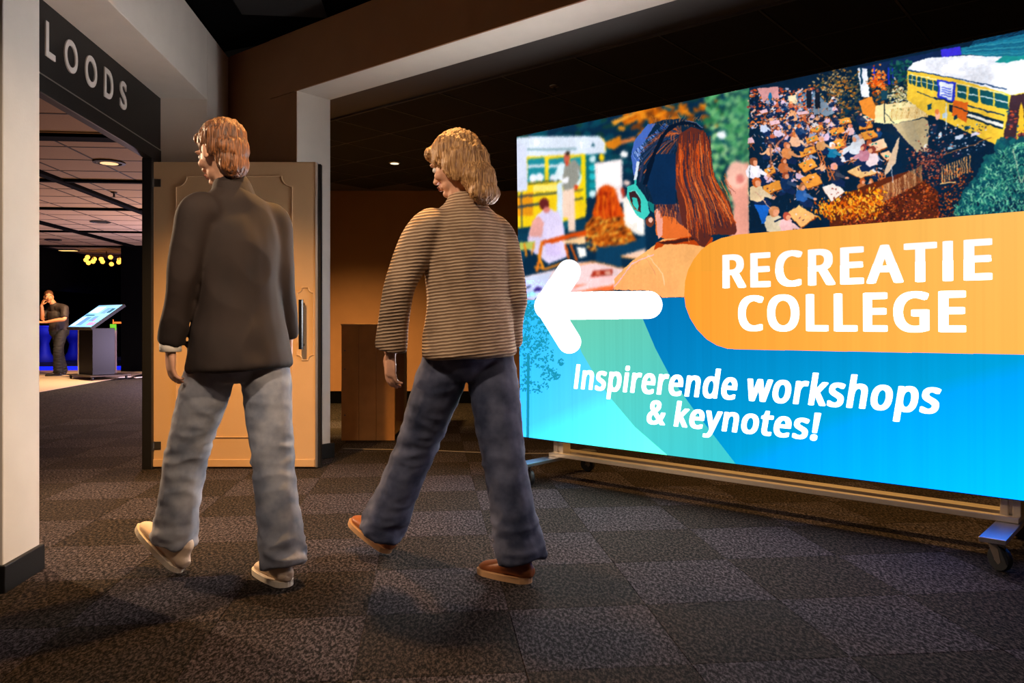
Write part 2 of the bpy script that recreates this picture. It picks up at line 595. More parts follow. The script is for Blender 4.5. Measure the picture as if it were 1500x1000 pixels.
def face_ab(pts):
    """photograph points -> (a, b) metres on the lit face"""
    p = np.atleast_2d(np.array(pts, float))
    d = np.stack([(p[:, 0] - 750) / F, np.ones(len(p)), -(p[:, 1] - HY) / F], 1)
    o = np.array([0, 0, CH])
    t = ((_s - o) @ _n) / (d @ _n)
    w = o + d * t[:, None] - _s
    return np.stack([w @ _e, w @ _u], 1)


def TP(pts):
    ab = face_ab(pts)
    return np.stack([ab[:, 0] / SW * TW, ab[:, 1] / SH * TH], 1)


def mask_poly(t, pad=0):
    x0, x1 = int(max(0, t[:, 0].min() - 1 - pad)), int(min(TW, t[:, 0].max() + 2 + pad))
    y0, y1 = int(max(0, t[:, 1].min() - 1 - pad)), int(min(TH, t[:, 1].max() + 2 + pad))
    if x1 <= x0 or y1 <= y0:
        return None
    gx, gy = np.meshgrid(np.arange(x0, x1) + 0.5, np.arange(y0, y1) + 0.5)
    ins = np.zeros(gx.shape, bool)
    n = len(t)
    for i in range(n):
        ax, ay = t[i]
        bx, by = t[(i + 1) % n]
        if ay == by:
            continue
        c = ((ay > gy) != (by > gy)) & (gx < (bx - ax) * (gy - ay) / (by - ay) + ax)
        ins ^= c
    return x0, x1, y0, y1, ins, gx, gy


def fill(t, col, alpha=1.0):
    r = mask_poly(t)
    if r is None:
        return
    x0, x1, y0, y1, ins, gx, gy = r
    sub = TEX[y0:y1, x0:x1]
    if callable(col):
        c = col(gx, gy)
        sub[ins] = sub[ins] * (1 - alpha) + c[ins] * alpha
    else:
        sub[ins] = sub[ins] * (1 - alpha) + np.array(col, np.float32) * alpha


def poly(pts, col, alpha=1.0):
    fill(TP(pts), col, alpha)


def ell(cx, cy, rx, ry, col, rot=0, alpha=1.0, n=18):
    a = math.radians(rot)
    pts = [(cx + rx * math.cos(t) * math.cos(a) - ry * math.sin(t) * math.sin(a),
            cy + rx * math.cos(t) * math.sin(a) + ry * math.sin(t) * math.cos(a)) for t in [2 * math.pi * k / n for k in range(n)]]
    poly(pts, col, alpha)


def line(pts, w, col, alpha=1.0, taper=False):
    pts = [np.array(p, float) for p in pts]
    L, R = [], []
    n = len(pts)
    for i, p in enumerate(pts):
        a, b = pts[max(0, i - 1)], pts[min(n - 1, i + 1)]
        d = b - a
        d = d / (np.hypot(*d) + 1e-6)
        q = np.array([-d[1], d[0]])
        ww = w / 2 * ((1 - i / (n - 1) * 0.85) if taper else 1)
        L.append(p + q * ww)
        R.append(p - q * ww)
    poly(L + R[::-1], col, alpha)


def smooth_path(P, n=5):
    P = [np.array(p, float) for p in P]
    Q = [2 * P[0] - P[1]] + P + [2 * P[-1] - P[-2]]
    out = []
    for i in range(1, len(Q) - 2):
        for k in range(n):
            t = k / n
            a, b, c, d = Q[i - 1:i + 3]
            out.append(0.5 * (2 * b + (c - a) * t + (2 * a - 5 * b + 4 * c - d) * t * t + (3 * b - 3 * c + d - a) * t ** 3))
    out.append(P[-1])
    return out


def roughen(x0, y0, x1, y1, amp, grain, seed):
    """break the drawn edges up and add grain, so the print reads as a photograph"""
    t = TP([(x0, y0), (x1, y0), (x1, y1), (x0, y1)])
    a0, a1 = int(max(0, t[:, 0].min())), int(min(TW, t[:, 0].max()))
    b0, b1 = int(max(0, t[:, 1].min())), int(min(TH, t[:, 1].max()))
    g = np.random.default_rng(seed)
    h, w = b1 - b0, a1 - a0
    def field(cell):
        gh, gw = h // cell + 3, w // cell + 3
        f = g.normal(0, 1, (gh, gw))
        yy, xx = np.arange(h) / cell, np.arange(w) / cell
        yi, xi = yy.astype(int), xx.astype(int)
        fy, fx = (yy - yi)[:, None], (xx - xi)[None, :]
        fy, fx = fy * fy * (3 - 2 * fy), fx * fx * (3 - 2 * fx)
        A = f[yi][:, xi] * (1 - fx) + f[yi][:, xi + 1] * fx
        B = f[yi + 1][:, xi] * (1 - fx) + f[yi + 1][:, xi + 1] * fx
        return A * (1 - fy) + B * fy
    du = (field(14) + field(6) * 0.7) * amp
    dv = (field(14) + field(6) * 0.7) * amp
    yy, xx = np.meshgrid(np.arange(h), np.arange(w), indexing='ij')
    s = TEX[b0:b1, a0:a1].copy()
    o = s[np.clip(yy + dv, 0, h - 1).astype(int), np.clip(xx + du, 0, w - 1).astype(int)]
    sh = 1 + grain * (field(9) * 0.5 + field(4) * 0.5 + field(60) * 1.2)
    o = o * sh[..., None] + (grain * 26) * (field(5)[..., None] * np.array([1.0, 0.1, -0.6]) + field(7)[..., None] * np.array([-0.2, 0.4, 0.9]))
    TEX[b0:b1, a0:a1] = np.clip(o, 0, 255)


def cap(a, b, r, col):
    line([a, b], 2 * r, col)
    ell(a[0], a[1], r, r, col, n=28)
    ell(b[0], b[1], r, r, col, n=28)


def grad(c_tl, c_tr, c_bl, c_br, region):
    """bilinear colour over a photo rectangle region, evaluated in face coordinates"""
    t = TP([(region[0], region[1]), (region[2], region[3])])
    x0, x1 = sorted((t[0, 0], t[1, 0]))
    y0, y1 = sorted((t[0, 1], t[1, 1]))
    cs = [np.array(c, np.float32) for c in (c_bl, c_br, c_tl, c_tr)]
    def f(gx, gy):
        u = np.clip((gx - x0) / (x1 - x0), 0, 1)[..., None]
        v = np.clip((gy - y0) / (y1 - y0), 0, 1)[..., None]
        return (cs[0] * (1 - u) + cs[1] * u) * (1 - v) + (cs[2] * (1 - u) + cs[3] * u) * v
    return f


def blur_region(x0, y0, x1, y1, k):
    t = TP([(x0, y0), (x1, y0), (x1, y1), (x0, y1)])
    a0, a1 = int(max(0, t[:, 0].min())), int(min(TW, t[:, 0].max()))
    b0, b1 = int(max(0, t[:, 1].min())), int(min(TH, t[:, 1].max()))
    s = TEX[b0:b1, a0:a1].copy()
    for _ in range(2):
        for ax in (0, 1):
            p = np.pad(s, [(k, k) if q == ax else (0, 0) for q in range(3)], mode='edge')
            c = np.cumsum(p, axis=ax, dtype=np.float64)
            z = np.zeros_like(np.take(c, [0], axis=ax))
            c = np.concatenate([z, c], axis=ax)
            m = s.shape[ax]
            s = ((np.take(c, range(2 * k + 1, 2 * k + 1 + m), axis=ax) - np.take(c, range(0, m), axis=ax)) / (2 * k + 1)).astype(np.float32)
    TEX[b0:b1, a0:a1] = s


def X(ox, oy, s):
    """coordinates read in an enlarged crop -> photograph"""
    return lambda *p: [(ox + p[i] * s, oy + p[i + 1] * s) for i in range(0, len(p), 2)]


R = random.Random(5)
NAVY = (10, 42, 68)
TEX[:] = NAVY
# ---- left picture: class beside a bus, out of focus
ca = X(755, 185, 0.16)
for _ in range(420):
    x, y = R.uniform(757, 1097), R.uniform(130, 250)
    c = R.choice([(8, 50, 70), (12, 70, 90), (5, 35, 60), (20, 60, 50), (10, 80, 95)])
    ell(x, y, R.uniform(4, 14), R.uniform(2, 7), c, R.uniform(-40, 10), 0.7, 8)
for _ in range(150):      # autumn leaves at the top centre
    x, y = R.gauss(975, 34), R.gauss(172, 14)
    ell(x, y, R.uniform(3, 10), R.uniform(2, 5), R.choice([(225, 120, 20), (250, 150, 30), (200, 95, 10), (120, 60, 20)]), R.uniform(-60, 30), 0.85, 7)
for _ in range(520):      # green foliage right
    x, y = R.uniform(1035, 1099), R.uniform(128, 330)
    ell(x, y, R.uniform(2, 8), R.uniform(2, 6), R.choice([(40, 120, 70), (90, 170, 110), (20, 85, 80), (120, 190, 120), (15, 60, 60), (150, 200, 140)]), R.uniform(-70, 70), 0.8, 7)
poly([(1062, 142), (1098, 128), (1098, 240), (1080, 270), (1060, 200)], (70, 150, 100), 0.35)
poly(ca(820, 150, 960, 85, 975, 160, 900, 215, 840, 200), (225, 130, 25))
poly(ca(960, 130, 1100, 95, 1100, 130, 970, 165), (215, 120, 60))
poly([(895, 178), (935, 163), (930, 168), (900, 184)], (240, 160, 50))
ell(914, 226, 6, 5, (255, 255, 255))
# bus
ROOF = (226, 236, 252)
poly(ca(8, 108, 130, 95, 300, 92, 600, 90, 770, 92, 820, 130, 830, 245, 500, 275, 10, 290), ROOF)
poly(ca(770, 92, 815, 120, 832, 200, 815, 245, 818, 150), (250, 205, 60))
line(ca(105, 213, 400, 212, 560, 204), 1.2, (20, 90, 90))
poly(ca(695, 185, 712, 150, 730, 188), (10, 70, 90))
poly(ca(100, 280, 640, 255, 650, 760, 640, 830, 380, 900, 20, 960, 20, 600, 110, 590), (248, 208, 25))
poly(ca(18, 640, 160, 600, 160, 820, 20, 820), (235, 150, 25))
for x0 in (112, 300):
    poly(ca(x0, 300, x0 + 155, 285, x0 + 155, 500, x0, 512), (30, 140, 155))
    poly(ca(x0, 355, x0 + 155, 345, x0 + 155, 372, x0, 382), (215, 225, 235))
    ell(*ca(x0 + 50, 475)[0], 6, 6, (240, 245, 255))
    ell(*ca(x0 + 110, 465)[0], 6, 6, (240, 245, 255))
poly(ca(500, 290, 600, 280, 600, 480, 520, 490), (30, 150, 165))
poly(ca(265, 280, 305, 278, 305, 500, 268, 505), (245, 215, 40))
poly(ca(600, 255, 640, 255, 645, 700, 605, 705), (250, 222, 20))
line(ca(110, 528, 400, 495), 1.8, (15, 40, 50))
line(ca(20, 645, 400, 608), 2.4, (15, 45, 80))
line(ca(20, 740, 300, 700), 3.0, (15, 45, 80))
line(ca(540, 595, 620, 580), 1.6, (15, 45, 80))
line(ca(540, 672, 620, 660), 2.4, (15, 45, 80))
poly(ca(160, 540, 380, 525, 380, 590, 160, 600), (255, 235, 120))
poly(ca(8, 130, 100, 190, 112, 520, 108, 590, 15, 600), (222, 228, 250))
poly(ca(640, 260, 760, 255, 735, 330, 735, 640, 650, 660), (15, 110, 120))
for yy in (300, 380, 460, 540, 620):
    ell(*ca(705, yy)[0], 5, 5, R.choice([(40, 190, 200), (20, 150, 160), (210, 240, 245)]))
ell(*ca(790, 285)[0], 4, 5.5, (250, 210, 20))
line(ca(55, 600, 58, 935), 1.6, (15, 50, 90))
poly(ca(15, 935, 640, 850, 700, 1000, 700, 1080, 0, 1060), (12, 55, 80))
# white board
poly(ca(722, 335, 975, 300, 985, 700, 740, 720), (255, 238, 238))
poly(ca(745, 345, 960, 318, 965, 560, 760, 560), (255, 248, 248))
# standing man
poly(ca(380, 520, 430, 510, 440, 960, 420, 1000, 380, 900), (215, 235, 250))
poly(ca(340, 490, 400, 340, 440, 330, 450, 420, 370, 505), (230, 245, 252))
poly(ca(430, 590, 540, 565, 545, 800, 548, 960, 485, 965, 480, 840, 430, 830), (246, 212, 190))
poly(ca(455, 350, 545, 300, 600, 380, 560, 560, 440, 590, 425, 500), (150, 150, 140))
poly(ca(560, 380, 610, 470, 580, 550, 545, 545, 590, 470), (225, 240, 245))
poly(ca(425, 480, 490, 465, 480, 520, 430, 525), (250, 250, 255))
ell(*ca(470, 290)[0], 4.5, 8.5, (205, 95, 75))
ell(*ca(478, 248)[0], 3.6, 3.5, (60, 50, 40))
ell(*ca(470, 345)[0], 2.5, 3, (220, 70, 40))
ell(*ca(555, 560)[0], 3, 4, (220, 70, 30))
poly(ca(440, 870, 480, 860, 480, 935, 450, 940), (20, 90, 110))
# people seated at the left
poly(ca(190, 820, 250, 770, 310, 750, 400, 790, 440, 900, 470, 1200, 300, 1260, 210, 1180, 120, 1130, 110, 990), (228, 215, 248))
poly(ca(160, 860, 210, 820, 260, 880, 240, 1010, 160, 1010, 110, 1010), (236, 168, 160))
ell(*ca(262, 712)[0], 7.5, 9, (105, 35, 35))
ell(*ca(285, 765)[0], 5, 5, (225, 130, 120))
poly([(757, 346), (776, 343), (776, 351), (757, 354)], (235, 190, 215))
# woman with the long red hair
poly(ca(700, 800, 780, 560, 830, 535, 900, 560, 950, 700, 1000, 820, 960, 880, 740, 880), (228, 80, 15))
poly(ca(640, 900, 700, 830, 1000, 830, 1080, 1000, 1130, 1080, 900, 1180, 850, 1300, 730, 1300, 760, 1100, 640, 990), (190, 90, 20))
for _ in range(330):
    x, y = R.uniform(858, 925), R.uniform(318, 372)
    if (x - 890) ** 2 / 36 ** 2 + (y - 345) ** 2 / 30 ** 2 < 1:
        ell(x, y, R.uniform(1.5, 5), R.uniform(0.8, 1.8), R.choice([(240, 150, 40), (120, 45, 10), (250, 190, 70), (60, 30, 20), (225, 100, 20)]), R.uniform(-50, 0), 0.9, 6)
for _ in range(60):
    x = R.uniform(873, 905)
    line([(x, R.uniform(275, 290)), (x + R.uniform(-4, 4), R.uniform(305, 322))], R.uniform(0.8, 2), R.choice([(250, 120, 20), (170, 40, 10), (240, 90, 20), (120, 25, 10)]))
poly(ca(980, 660, 1080, 600, 1180, 860, 1180, 1000, 1100, 990, 1000, 900), (255, 246, 236))
ell(*ca(1020, 520)[0], 5, 4, (230, 200, 190))
poly(ca(960, 560, 1000, 570, 1000, 640, 980, 660), (190, 60, 40))
# tables and chairs, papers
cb = X(755, 330, 0.13)
poly(cb(30, 100, 150, 90, 120, 250, 60, 560, 30, 560), (14, 62, 88))
poly(cb(130, 190, 220, 180, 220, 270, 40, 280, 40, 190), (190, 200, 90))
line(cb(100, 200, 125, 350), 3, (240, 140, 30))
line(cb(215, 200, 180, 330), 2.4, (240, 150, 60))
poly(cb(290, 180, 620, 90, 800, 50, 800, 120, 640, 140, 320, 230), (215, 75, 15))
poly(cb(520, 180, 780, 120, 790, 215, 560, 205), (252, 205, 150))
line(cb(300, 180, 240, 520), 4, (240, 120, 25))
line(cb(255, 330, 320, 500), 4, (245, 150, 30))
line(cb(560, 215, 600, 380), 3, (225, 90, 15))
line(cb(620, 215, 690, 400), 3, (225, 90, 15))
poly(cb(685, 245, 790, 255, 800, 350, 720, 370), (255, 248, 240))
poly(cb(330, 200, 520, 210, 520, 320, 450, 350, 350, 340), (220, 200, 245))
line(cb(210, 470, 340, 490, 620, 400), 3.2, (240, 140, 40))
poly(cb(40, 590, 480, 490, 640, 420, 880, 405, 1240, 490, 1110, 740, 600, 765, 40, 860), (248, 214, 214))
poly(cb(40, 600, 420, 520, 340, 700, 200, 860, 40, 830), (214, 222, 250))
line(cb(720, 440, 880, 410, 1240, 492), 1.6, (245, 130, 30))
poly(cb(600, 765, 1110, 670, 1110, 740, 840, 745), (235, 110, 50))
poly(cb(680, 670, 820, 655, 650, 720), (240, 140, 110))
poly(cb(880, 510, 1100, 495, 1085, 560, 840, 585), (175, 50, 30))
ell(*cb(930, 540)[0], 4, 2.4, (235, 140, 110)); ell(*cb(1040, 535)[0], 5, 2.6, (250, 190, 170))
poly(cb(70, 720, 160, 680, 180, 690, 100, 722), (20, 30, 90))
poly(cb(190, 745, 240, 690, 310, 710, 270, 745), (60, 40, 130))
poly(cb(60, 780, 200, 740, 240, 780, 90, 830), (170, 230, 235))
line(cb(45, 820, 215, 855), 0.9, (215, 20, 60))
poly(cb(920, 250, 1200, 220, 1350, 180, 1420, 120, 1465, 130, 1460, 270, 1190, 330, 1200, 480, 900, 410), (14, 60, 92))
poly(cb(1180, 345, 1465, 262, 1465, 330, 1390, 385, 1200, 360), (250, 205, 180))
line(cb(1185, 350, 1385, 382), 1.2, (250, 140, 20))
# woman at the right edge with blurred face
poly([(1062, 262), (1085, 240), (1097, 238), (1098, 350), (1070, 350), (1075, 300)], (236, 160, 140))
ell(1080, 256, 16, 20, (248, 190, 170)); ell(1084, 262, 6, 7, (215, 120, 110))
ell(1057, 198, 7, 6, (240, 245, 250))
blur_region(757, 128, 1098, 441, 5)
# the girl with the headphones, in focus
cd = X(820, 120, 0.32)
poly(cd(430, 560, 560, 560, 640, 700, 640, 760, 480, 720, 440, 700), (232, 110, 45))
poly(cd(430, 560, 470, 560, 470, 700, 450, 720), (250, 170, 150))
poly(cd(250, 900, 330, 820, 470, 720, 600, 710, 700, 720, 650, 800, 580, 900, 570, 985, 470, 988, 410, 955, 250, 952), (250, 178, 105))
line(cd(300, 870, 390, 800, 440, 880), 0.8, (235, 150, 100)); line(cd(400, 790, 470, 880, 480, 930), 1.5, (252, 205, 150))
line(cd(250, 940, 330, 830, 430, 790), 1.4, (245, 190, 200))
poly(cd(440, 735, 600, 705, 700, 712, 690, 760, 640, 750, 560, 740, 480, 745, 430, 770), (190, 65, 15))
poly(cd(450, 735, 640, 705, 640, 720, 480, 745), (70, 30, 25))
DK = (14, 38, 62)
poly(cd(330, 330, 345, 270, 400, 200, 480, 170, 570, 170, 640, 200, 690, 270, 700, 400, 640, 560, 560, 600, 460, 570, 420, 600, 370, 500, 335, 440), DK)
poly(cd(325, 340, 340, 270, 400, 195, 440, 190, 400, 250, 370, 330, 350, 420, 338, 430), (70, 105, 190))
for _ in range(90):
    t = R.random()
    x, y = cd(330 + 150 * t, 330 - 140 * t)[0]
    line([(x - 1, y), (x + R.uniform(2, 12), y + R.uniform(2, 18))], R.uniform(0.5, 1.4), R.choice([(120, 160, 240), (60, 90, 190), (190, 210, 250), (20, 50, 100), (30, 70, 110)]), 0.8)
for _ in range(60):
    x0, y0 = cd(R.uniform(470, 560), R.uniform(200, 330))[0]
    line([(x0, y0), cd(555, 232)[0]], R.uniform(0.5, 1.3), R.choice([(190, 85, 30), (120, 60, 40), (60, 40, 50), (220, 110, 50)]), 0.8)
poly(cd(430, 560, 480, 545, 560, 560, 640, 600, 600, 640, 560, 660, 520, 620, 470, 610), (70, 45, 60), 0.8)
for _ in range(70):
    x, y = cd(R.uniform(440, 600), R.uniform(545, 600))[0]
    line([(x, y), (x + R.uniform(-3, 6), y + R.uniform(6, 18))], R.uniform(0.5, 1.4), R.choice([(190, 80, 35), (60, 35, 45), (235, 120, 55), (40, 35, 60)]), 0.7)
for _ in range(60):
    x, y = cd(R.uniform(380, 530), R.uniform(260, 540))[0]
    line([(x, y), (x + R.uniform(-4, 4), y + R.uniform(8, 22))], R.uniform(0.6, 1.8), R.choice([(22, 58, 100), (8, 26, 48), (30, 70, 120), (40, 50, 80)]), 0.6)
for _ in range(170):      # hair swept towards the tie
    t = R.uniform(-0.25, 1.0)
    ang = math.pi * (0.62 + 0.75 * t)
    sx_, sy_ = 520 + 175 * math.cos(ang) * R.uniform(0.55, 1.0), 380 - 190 * math.sin(ang) * R.uniform(0.5, 0.98)
    tie = (556 + R.uniform(-6, 6), 236 + R.uniform(-6, 10))
    midp = ((sx_ + tie[0]) / 2 - 14, (sy_ + tie[1]) / 2 - 16)
    warm = R.random() < 0.25 + 0.5 * max(0, 1 - abs(sy_ - 250) / 120)
    line(smooth_path([cd(sx_, sy_)[0], cd(*midp)[0], cd(*tie)[0]]), R.uniform(0.4, 1.5), R.choice([(170, 76, 34), (120, 58, 38), (215, 105, 50)]) if warm else R.choice([(20, 50, 88), (34, 62, 104), (46, 40, 62), (10, 26, 46)]), 0.75)
# pony tail
poly(cd(545, 240, 600, 205, 660, 225, 690, 290, 700, 400, 720, 460, 780, 560, 810, 680, 800, 700, 700, 700, 660, 760, 640, 750, 560, 650, 530, 480, 530, 350), (95, 42, 35))
for _ in range(420):
    t = R.random()
    xa = 545 + 140 * t
    xb = 540 + 165 * t
    xc = 590 + 215 * t
    ln = [cd(xa + R.uniform(-6, 6), 240 + R.uniform(-15, 60))[0], cd(xb + R.uniform(-10, 10), 430)[0], cd((xb + xc) / 2 + 10, 560)[0], cd(xc, 640 + R.uniform(0, 90) * (1.2 - t))[0]]
    ln = smooth_path(ln)
    k = R.randint(0, 7)
    line(ln[k:k + R.randint(5, 12)], R.uniform(0.4, 1.5), R.choice([(226, 88, 25), (180, 60, 20), (60, 40, 55), (30, 35, 60), (245, 130, 60), (110, 45, 30), (200, 75, 25)]), 0.75)
for _ in range(30):
    x, y = cd(R.uniform(690, 760), R.uniform(420, 560))[0]
    line([(x, y), (x + R.uniform(6, 16), y + R.uniform(14, 30))], 0.6, R.choice([(250, 160, 90), (235, 100, 40), (90, 40, 30)]), 0.8)
for _ in range(40):
    x, y = cd(R.uniform(420, 650), R.uniform(165, 200))[0]
    line([(x, y + 3), (x + R.uniform(-5, 6), y - R.uniform(1, 7))], 0.5, (220, 130, 60), 0.7)
poly(cd(460, 250, 500, 200, 560, 180, 620, 185, 660, 215, 640, 212, 600, 195, 540, 200, 490, 235, 440, 330, 400, 470, 380, 470, 400, 380), (8, 22, 42))
line(cd(575, 178, 620, 186, 655, 212), 1.0, (90, 110, 150))
poly(cd(440, 330, 530, 330, 530, 560, 430, 560, 400, 470), (12, 42, 78))
# head phone
TQ = (60, 200, 185)
line(cd(358, 365, 345, 450), 4.2, (215, 225, 235)); line(cd(380, 370, 365, 460), 3.2, (40, 50, 80))
line(cd(348, 450, 344, 480), 3.2, (40, 180, 170))
poly(cd(308, 480, 345, 465, 375, 505, 400, 545, 412, 600, 385, 632, 350, 610, 322, 560, 306, 520), TQ)
poly(cd(318, 505, 345, 500, 368, 540, 372, 600, 340, 585, 322, 545), (60, 35, 40))
poly(cd(330, 530, 350, 530, 362, 565, 355, 590, 336, 565), TQ)
line(cd(322, 548, 345, 585, 366, 592), 0.7, (250, 190, 120))
line(cd(318, 500, 347, 497, 370, 540), 0.7, (170, 245, 235))
poly(cd(400, 545, 415, 590, 430, 600, 432, 560), (20, 120, 120))
ell(*cd(412, 640)[0], 6, 8, (110, 55, 40)); ell(*cd(416, 632)[0], 3, 4, (235, 180, 160))

# ---- right picture: the crowd seen from above
poly([(1097, 100), (1570, 20), (1570, 330), (1097, 350)], (10, 34, 58))
ce = X(1095, 130, 0.215)
cf = X(1090, 40, 0.31)
cg = X(1290, 60, 0.26)
for _ in range(500):      # trees and undergrowth at the back
    x = R.uniform(1190, 1330)
    y = 130 - (x - 1190) * 0.22 + R.uniform(-6, 60)
    ell(x, y, R.uniform(1, 5), R.uniform(1, 3), R.choice([(120, 70, 30), (60, 60, 50), (20, 55, 65), (190, 110, 40), (12, 50, 70), (90, 90, 60)]), R.uniform(-50, 50), 0.8, 6)
poly(cf(245, 310, 320, 290, 400, 370, 400, 400, 300, 420, 200, 390), (95, 125, 150))
poly(ce(340, 110, 540, 90, 600, 160, 540, 190, 420, 150), (130, 150, 170))
poly(cf(535, 195, 545, 190, 580, 195, 590, 335, 555, 330), (235, 238, 248))
poly(cf(540, 190, 1020, 90, 1020, 150, 720, 250, 660, 280, 600, 200), (18, 40, 80))
for x in (550, 610, 680, 700, 930, 970):
    line(cf(x, 190, x + 6, 270), 3, (30, 50, 190) if x > 600 else (15, 60, 90))
for _ in range(90):
    x, y = cf(R.uniform(690, 790), R.uniform(160, 260))[0]
    ell(x, y, R.uniform(1.5, 4), R.uniform(1, 3), R.choice([(20, 80, 90), (10, 60, 60), (40, 110, 90)]), 0, 0.8, 6)
for _ in range(120):      # orange tree
    x, y = cf(R.gauss(635, 18), R.gauss(260, 28))[0]
    ell(x, y, R.uniform(1, 3.2), R.uniform(1, 2), R.choice([(240, 100, 25), (205, 70, 15), (250, 150, 60)]), R.uniform(-60, 60), 0.9, 6)
for _ in range(260):      # tree at the middle
    x, y = cf(R.gauss(440, 45), R.gauss(270, 55))[0]
    ell(x, y, R.uniform(0.8, 2.6), R.uniform(0.8, 1.6), R.choice([(150, 110, 60), (210, 130, 40), (90, 80, 60), (190, 160, 110), (40, 60, 70)]), R.uniform(-60, 60), 0.9, 6)
for _ in range(620):      # far crowd
    x, y = cf(R.uniform(20, 330), R.uniform(290, 480))[0]
    if y < 130 - (x - 1097) * 0.15:
        continue
    ell(x, y, R.uniform(1, 3.6), R.uniform(0.8, 2), R.choice([(235, 120, 50), (190, 190, 215), (30, 60, 100), (245, 190, 170), (215, 80, 30), (15, 35, 70), (15, 35, 70), (160, 60, 50)]), R.uniform(-40, 40), 0.9, 6)
poly(cf(60, 290, 160, 280, 165, 340, 90, 350), (215, 150, 150)); poly(cf(205, 325, 245, 318, 250, 360, 215, 370), (235, 215, 175))
ell(*cf(122, 330)[0], 2.5, 7, (20, 110, 160))
for bx, by in ((305, 340), (345, 345)):
    poly(cf(bx - 12, by - 40, bx + 12, by - 42, bx + 14, by + 40, bx - 10, by + 40), (22, 30, 45)); ell(*cf(bx, by - 46)[0], 2, 2.6, (120, 70, 60))

OR = (245, 158, 60)
def table(pts, col=OR, stuff=True):
    p = ce(*pts)
    cx = sum(q[0] for q in p) / 4
    cy = sum(q[1] for q in p) / 4
    lo = max(p, key=lambda q: q[1])
    line([(cx - 4, cy + 2), (cx + 6, cy + 14)], 1.0, (190, 90, 40)); line([(cx + 5, cy + 2), (cx - 4, cy + 14)], 1.0, (190, 90, 40))
    poly([(q[0] + 0.3, q[1] + 1.2) for q in p], (150, 70, 25))
    poly(p, col)
    if stuff:
        for _ in range(5):
            a, b = R.uniform(-0.3, 0.3), R.uniform(-0.3, 0.3)
            x = cx + a * (p[1][0] - p[0][0]) + b * (p[3][0] - p[0][0])
            y = cy + a * (p[1][1] - p[0][1]) + b * (p[3][1] - p[0][1])
            ell(x, y, R.uniform(1, 2.4), R.uniform(0.6, 1.4), R.choice([(170, 90, 80), (240, 215, 200), (110, 60, 60), (20, 160, 140), (90, 50, 60)]), R.uniform(-40, 40), 1, 7)


def fig(x, y, s, shirt, hair=(110, 55, 30), dirn=1, legs=(20, 40, 80)):
    """a seated or standing person seen from above, about s crop units tall"""
    q = lambda *p: ce(*[(x if i % 2 == 0 else y) + v * s * (dirn if i % 2 == 0 else 1) for i, v in enumerate(p)])
    poly(q(-0.2, 0.55, 0.25, 0.5, 0.6, 0.75, 0.5, 1.0, 0.1, 0.95, -0.1, 0.8), legs)
    poly(q(-0.25, 0.1, 0.05, 0.0, 0.25, 0.12, 0.3, 0.6, 0.1, 0.72, -0.25, 0.65, -0.35, 0.35), shirt)
    poly(q(0.1, 0.2, 0.3, 0.25, 0.65, 0.5, 0.6, 0.6, 0.3, 0.5, 0.05, 0.4), tuple(min(255, int(c * 0.86 + 30)) for c in shirt))
    ell(*q(0.68, 0.55)[0], 0.09 * s * 0.215, 0.07 * s * 0.215, (240, 165, 130))
    ell(*q(0.0, -0.08)[0], 0.19 * s * 0.215, 0.2 * s * 0.215, hair)
    ell(*q(0.07, -0.03)[0], 0.11 * s * 0.215, 0.13 * s * 0.215, (238, 160, 120))
def chair(x, y, s, d=1):
    q = lambda *p: ce(*[(x if i % 2 == 0 else y) + v * s * (d if i % 2 == 0 else 1) for i, v in enumerate(p)])
    c = (205, 105, 50)
    line(q(0, 0, 0.35, 1.0), 1.6, c); line(q(0.25, 0.1, 0.6, 1.0), 1.6, c); line(q(0.1, 0.25, 0.4, 0.3), 1.2, c)
    line(q(0.6, 0.5, 0.2, 1.1), 1.4, c); line(q(0.15, 0.5, 0.6, 0.5), 1.2, c)

SH_ = [(235, 225, 225), (25, 45, 85), (240, 170, 120), (190, 90, 60), (150, 160, 190), (240, 200, 180), (20, 60, 110), (225, 190, 215), (35, 35, 55)]
HA = [(110, 55, 30), (190, 90, 40), (60, 35, 30), (220, 150, 90), (30, 25, 30), (150, 70, 40)]
for _ in range(190):      # middle distance people in rows
    x = R.uniform(130, 620)
    y = R.uniform(60, 330) + (x - 350) * -0.05
    s = 30 + y * 0.09
    if 330 < x < 560 and y < 170:
        continue
    fig(x, y, s * R.uniform(0.8, 1.2), R.choice(SH_), R.choice(HA), R.choice([-1, 1]))
for p in ((0, 340, 30, 330, 45, 370, 0, 375), (145, 225, 215, 212, 222, 238, 160, 250), (80, 150, 130, 135, 140, 160, 95, 172), (330, 160, 410, 150, 415, 170, 345, 180)):
    table(p, (235, 190, 200), False)
for _ in range(60):       # more seated people and tabletops between the nearer tables
    x, y = R.uniform(120, 900), R.uniform(260, 700)
    if y > 690 - (x - 480) * 0.25 and x > 480:
        continue
    if R.random() < 0.6:
        fig(x, y, R.uniform(55, 90), R.choice(SH_), R.choice(HA), R.choice([-1, 1]))
    else:
        q_ = ce(x, y)[0]
        for _k in range(4):
            ell(q_[0] + R.uniform(-6, 6), q_[1] + R.uniform(-4, 4), R.uniform(1, 2.6), R.uniform(0.8, 1.6), R.choice([(235, 225, 235), (245, 170, 120), (190, 110, 80), (90, 120, 170), (30, 60, 100)]), R.uniform(-40, 40), 0.9, 7)
for _ in range(300):
    x, y = ce(R.uniform(10, 930), R.uniform(40, 900))[0]
    if y > 330 - (x - 1200) * 0.28 and x > 1200:
        continue
    line([(x, y), (x + R.uniform(-4, 4), y + R.uniform(1, 6))], R.uniform(0.5, 1.2), R.choice([(230, 150, 110), (120, 70, 60), (235, 225, 235), (60, 90, 140), (200, 110, 60), (25, 60, 95)]), 0.85)
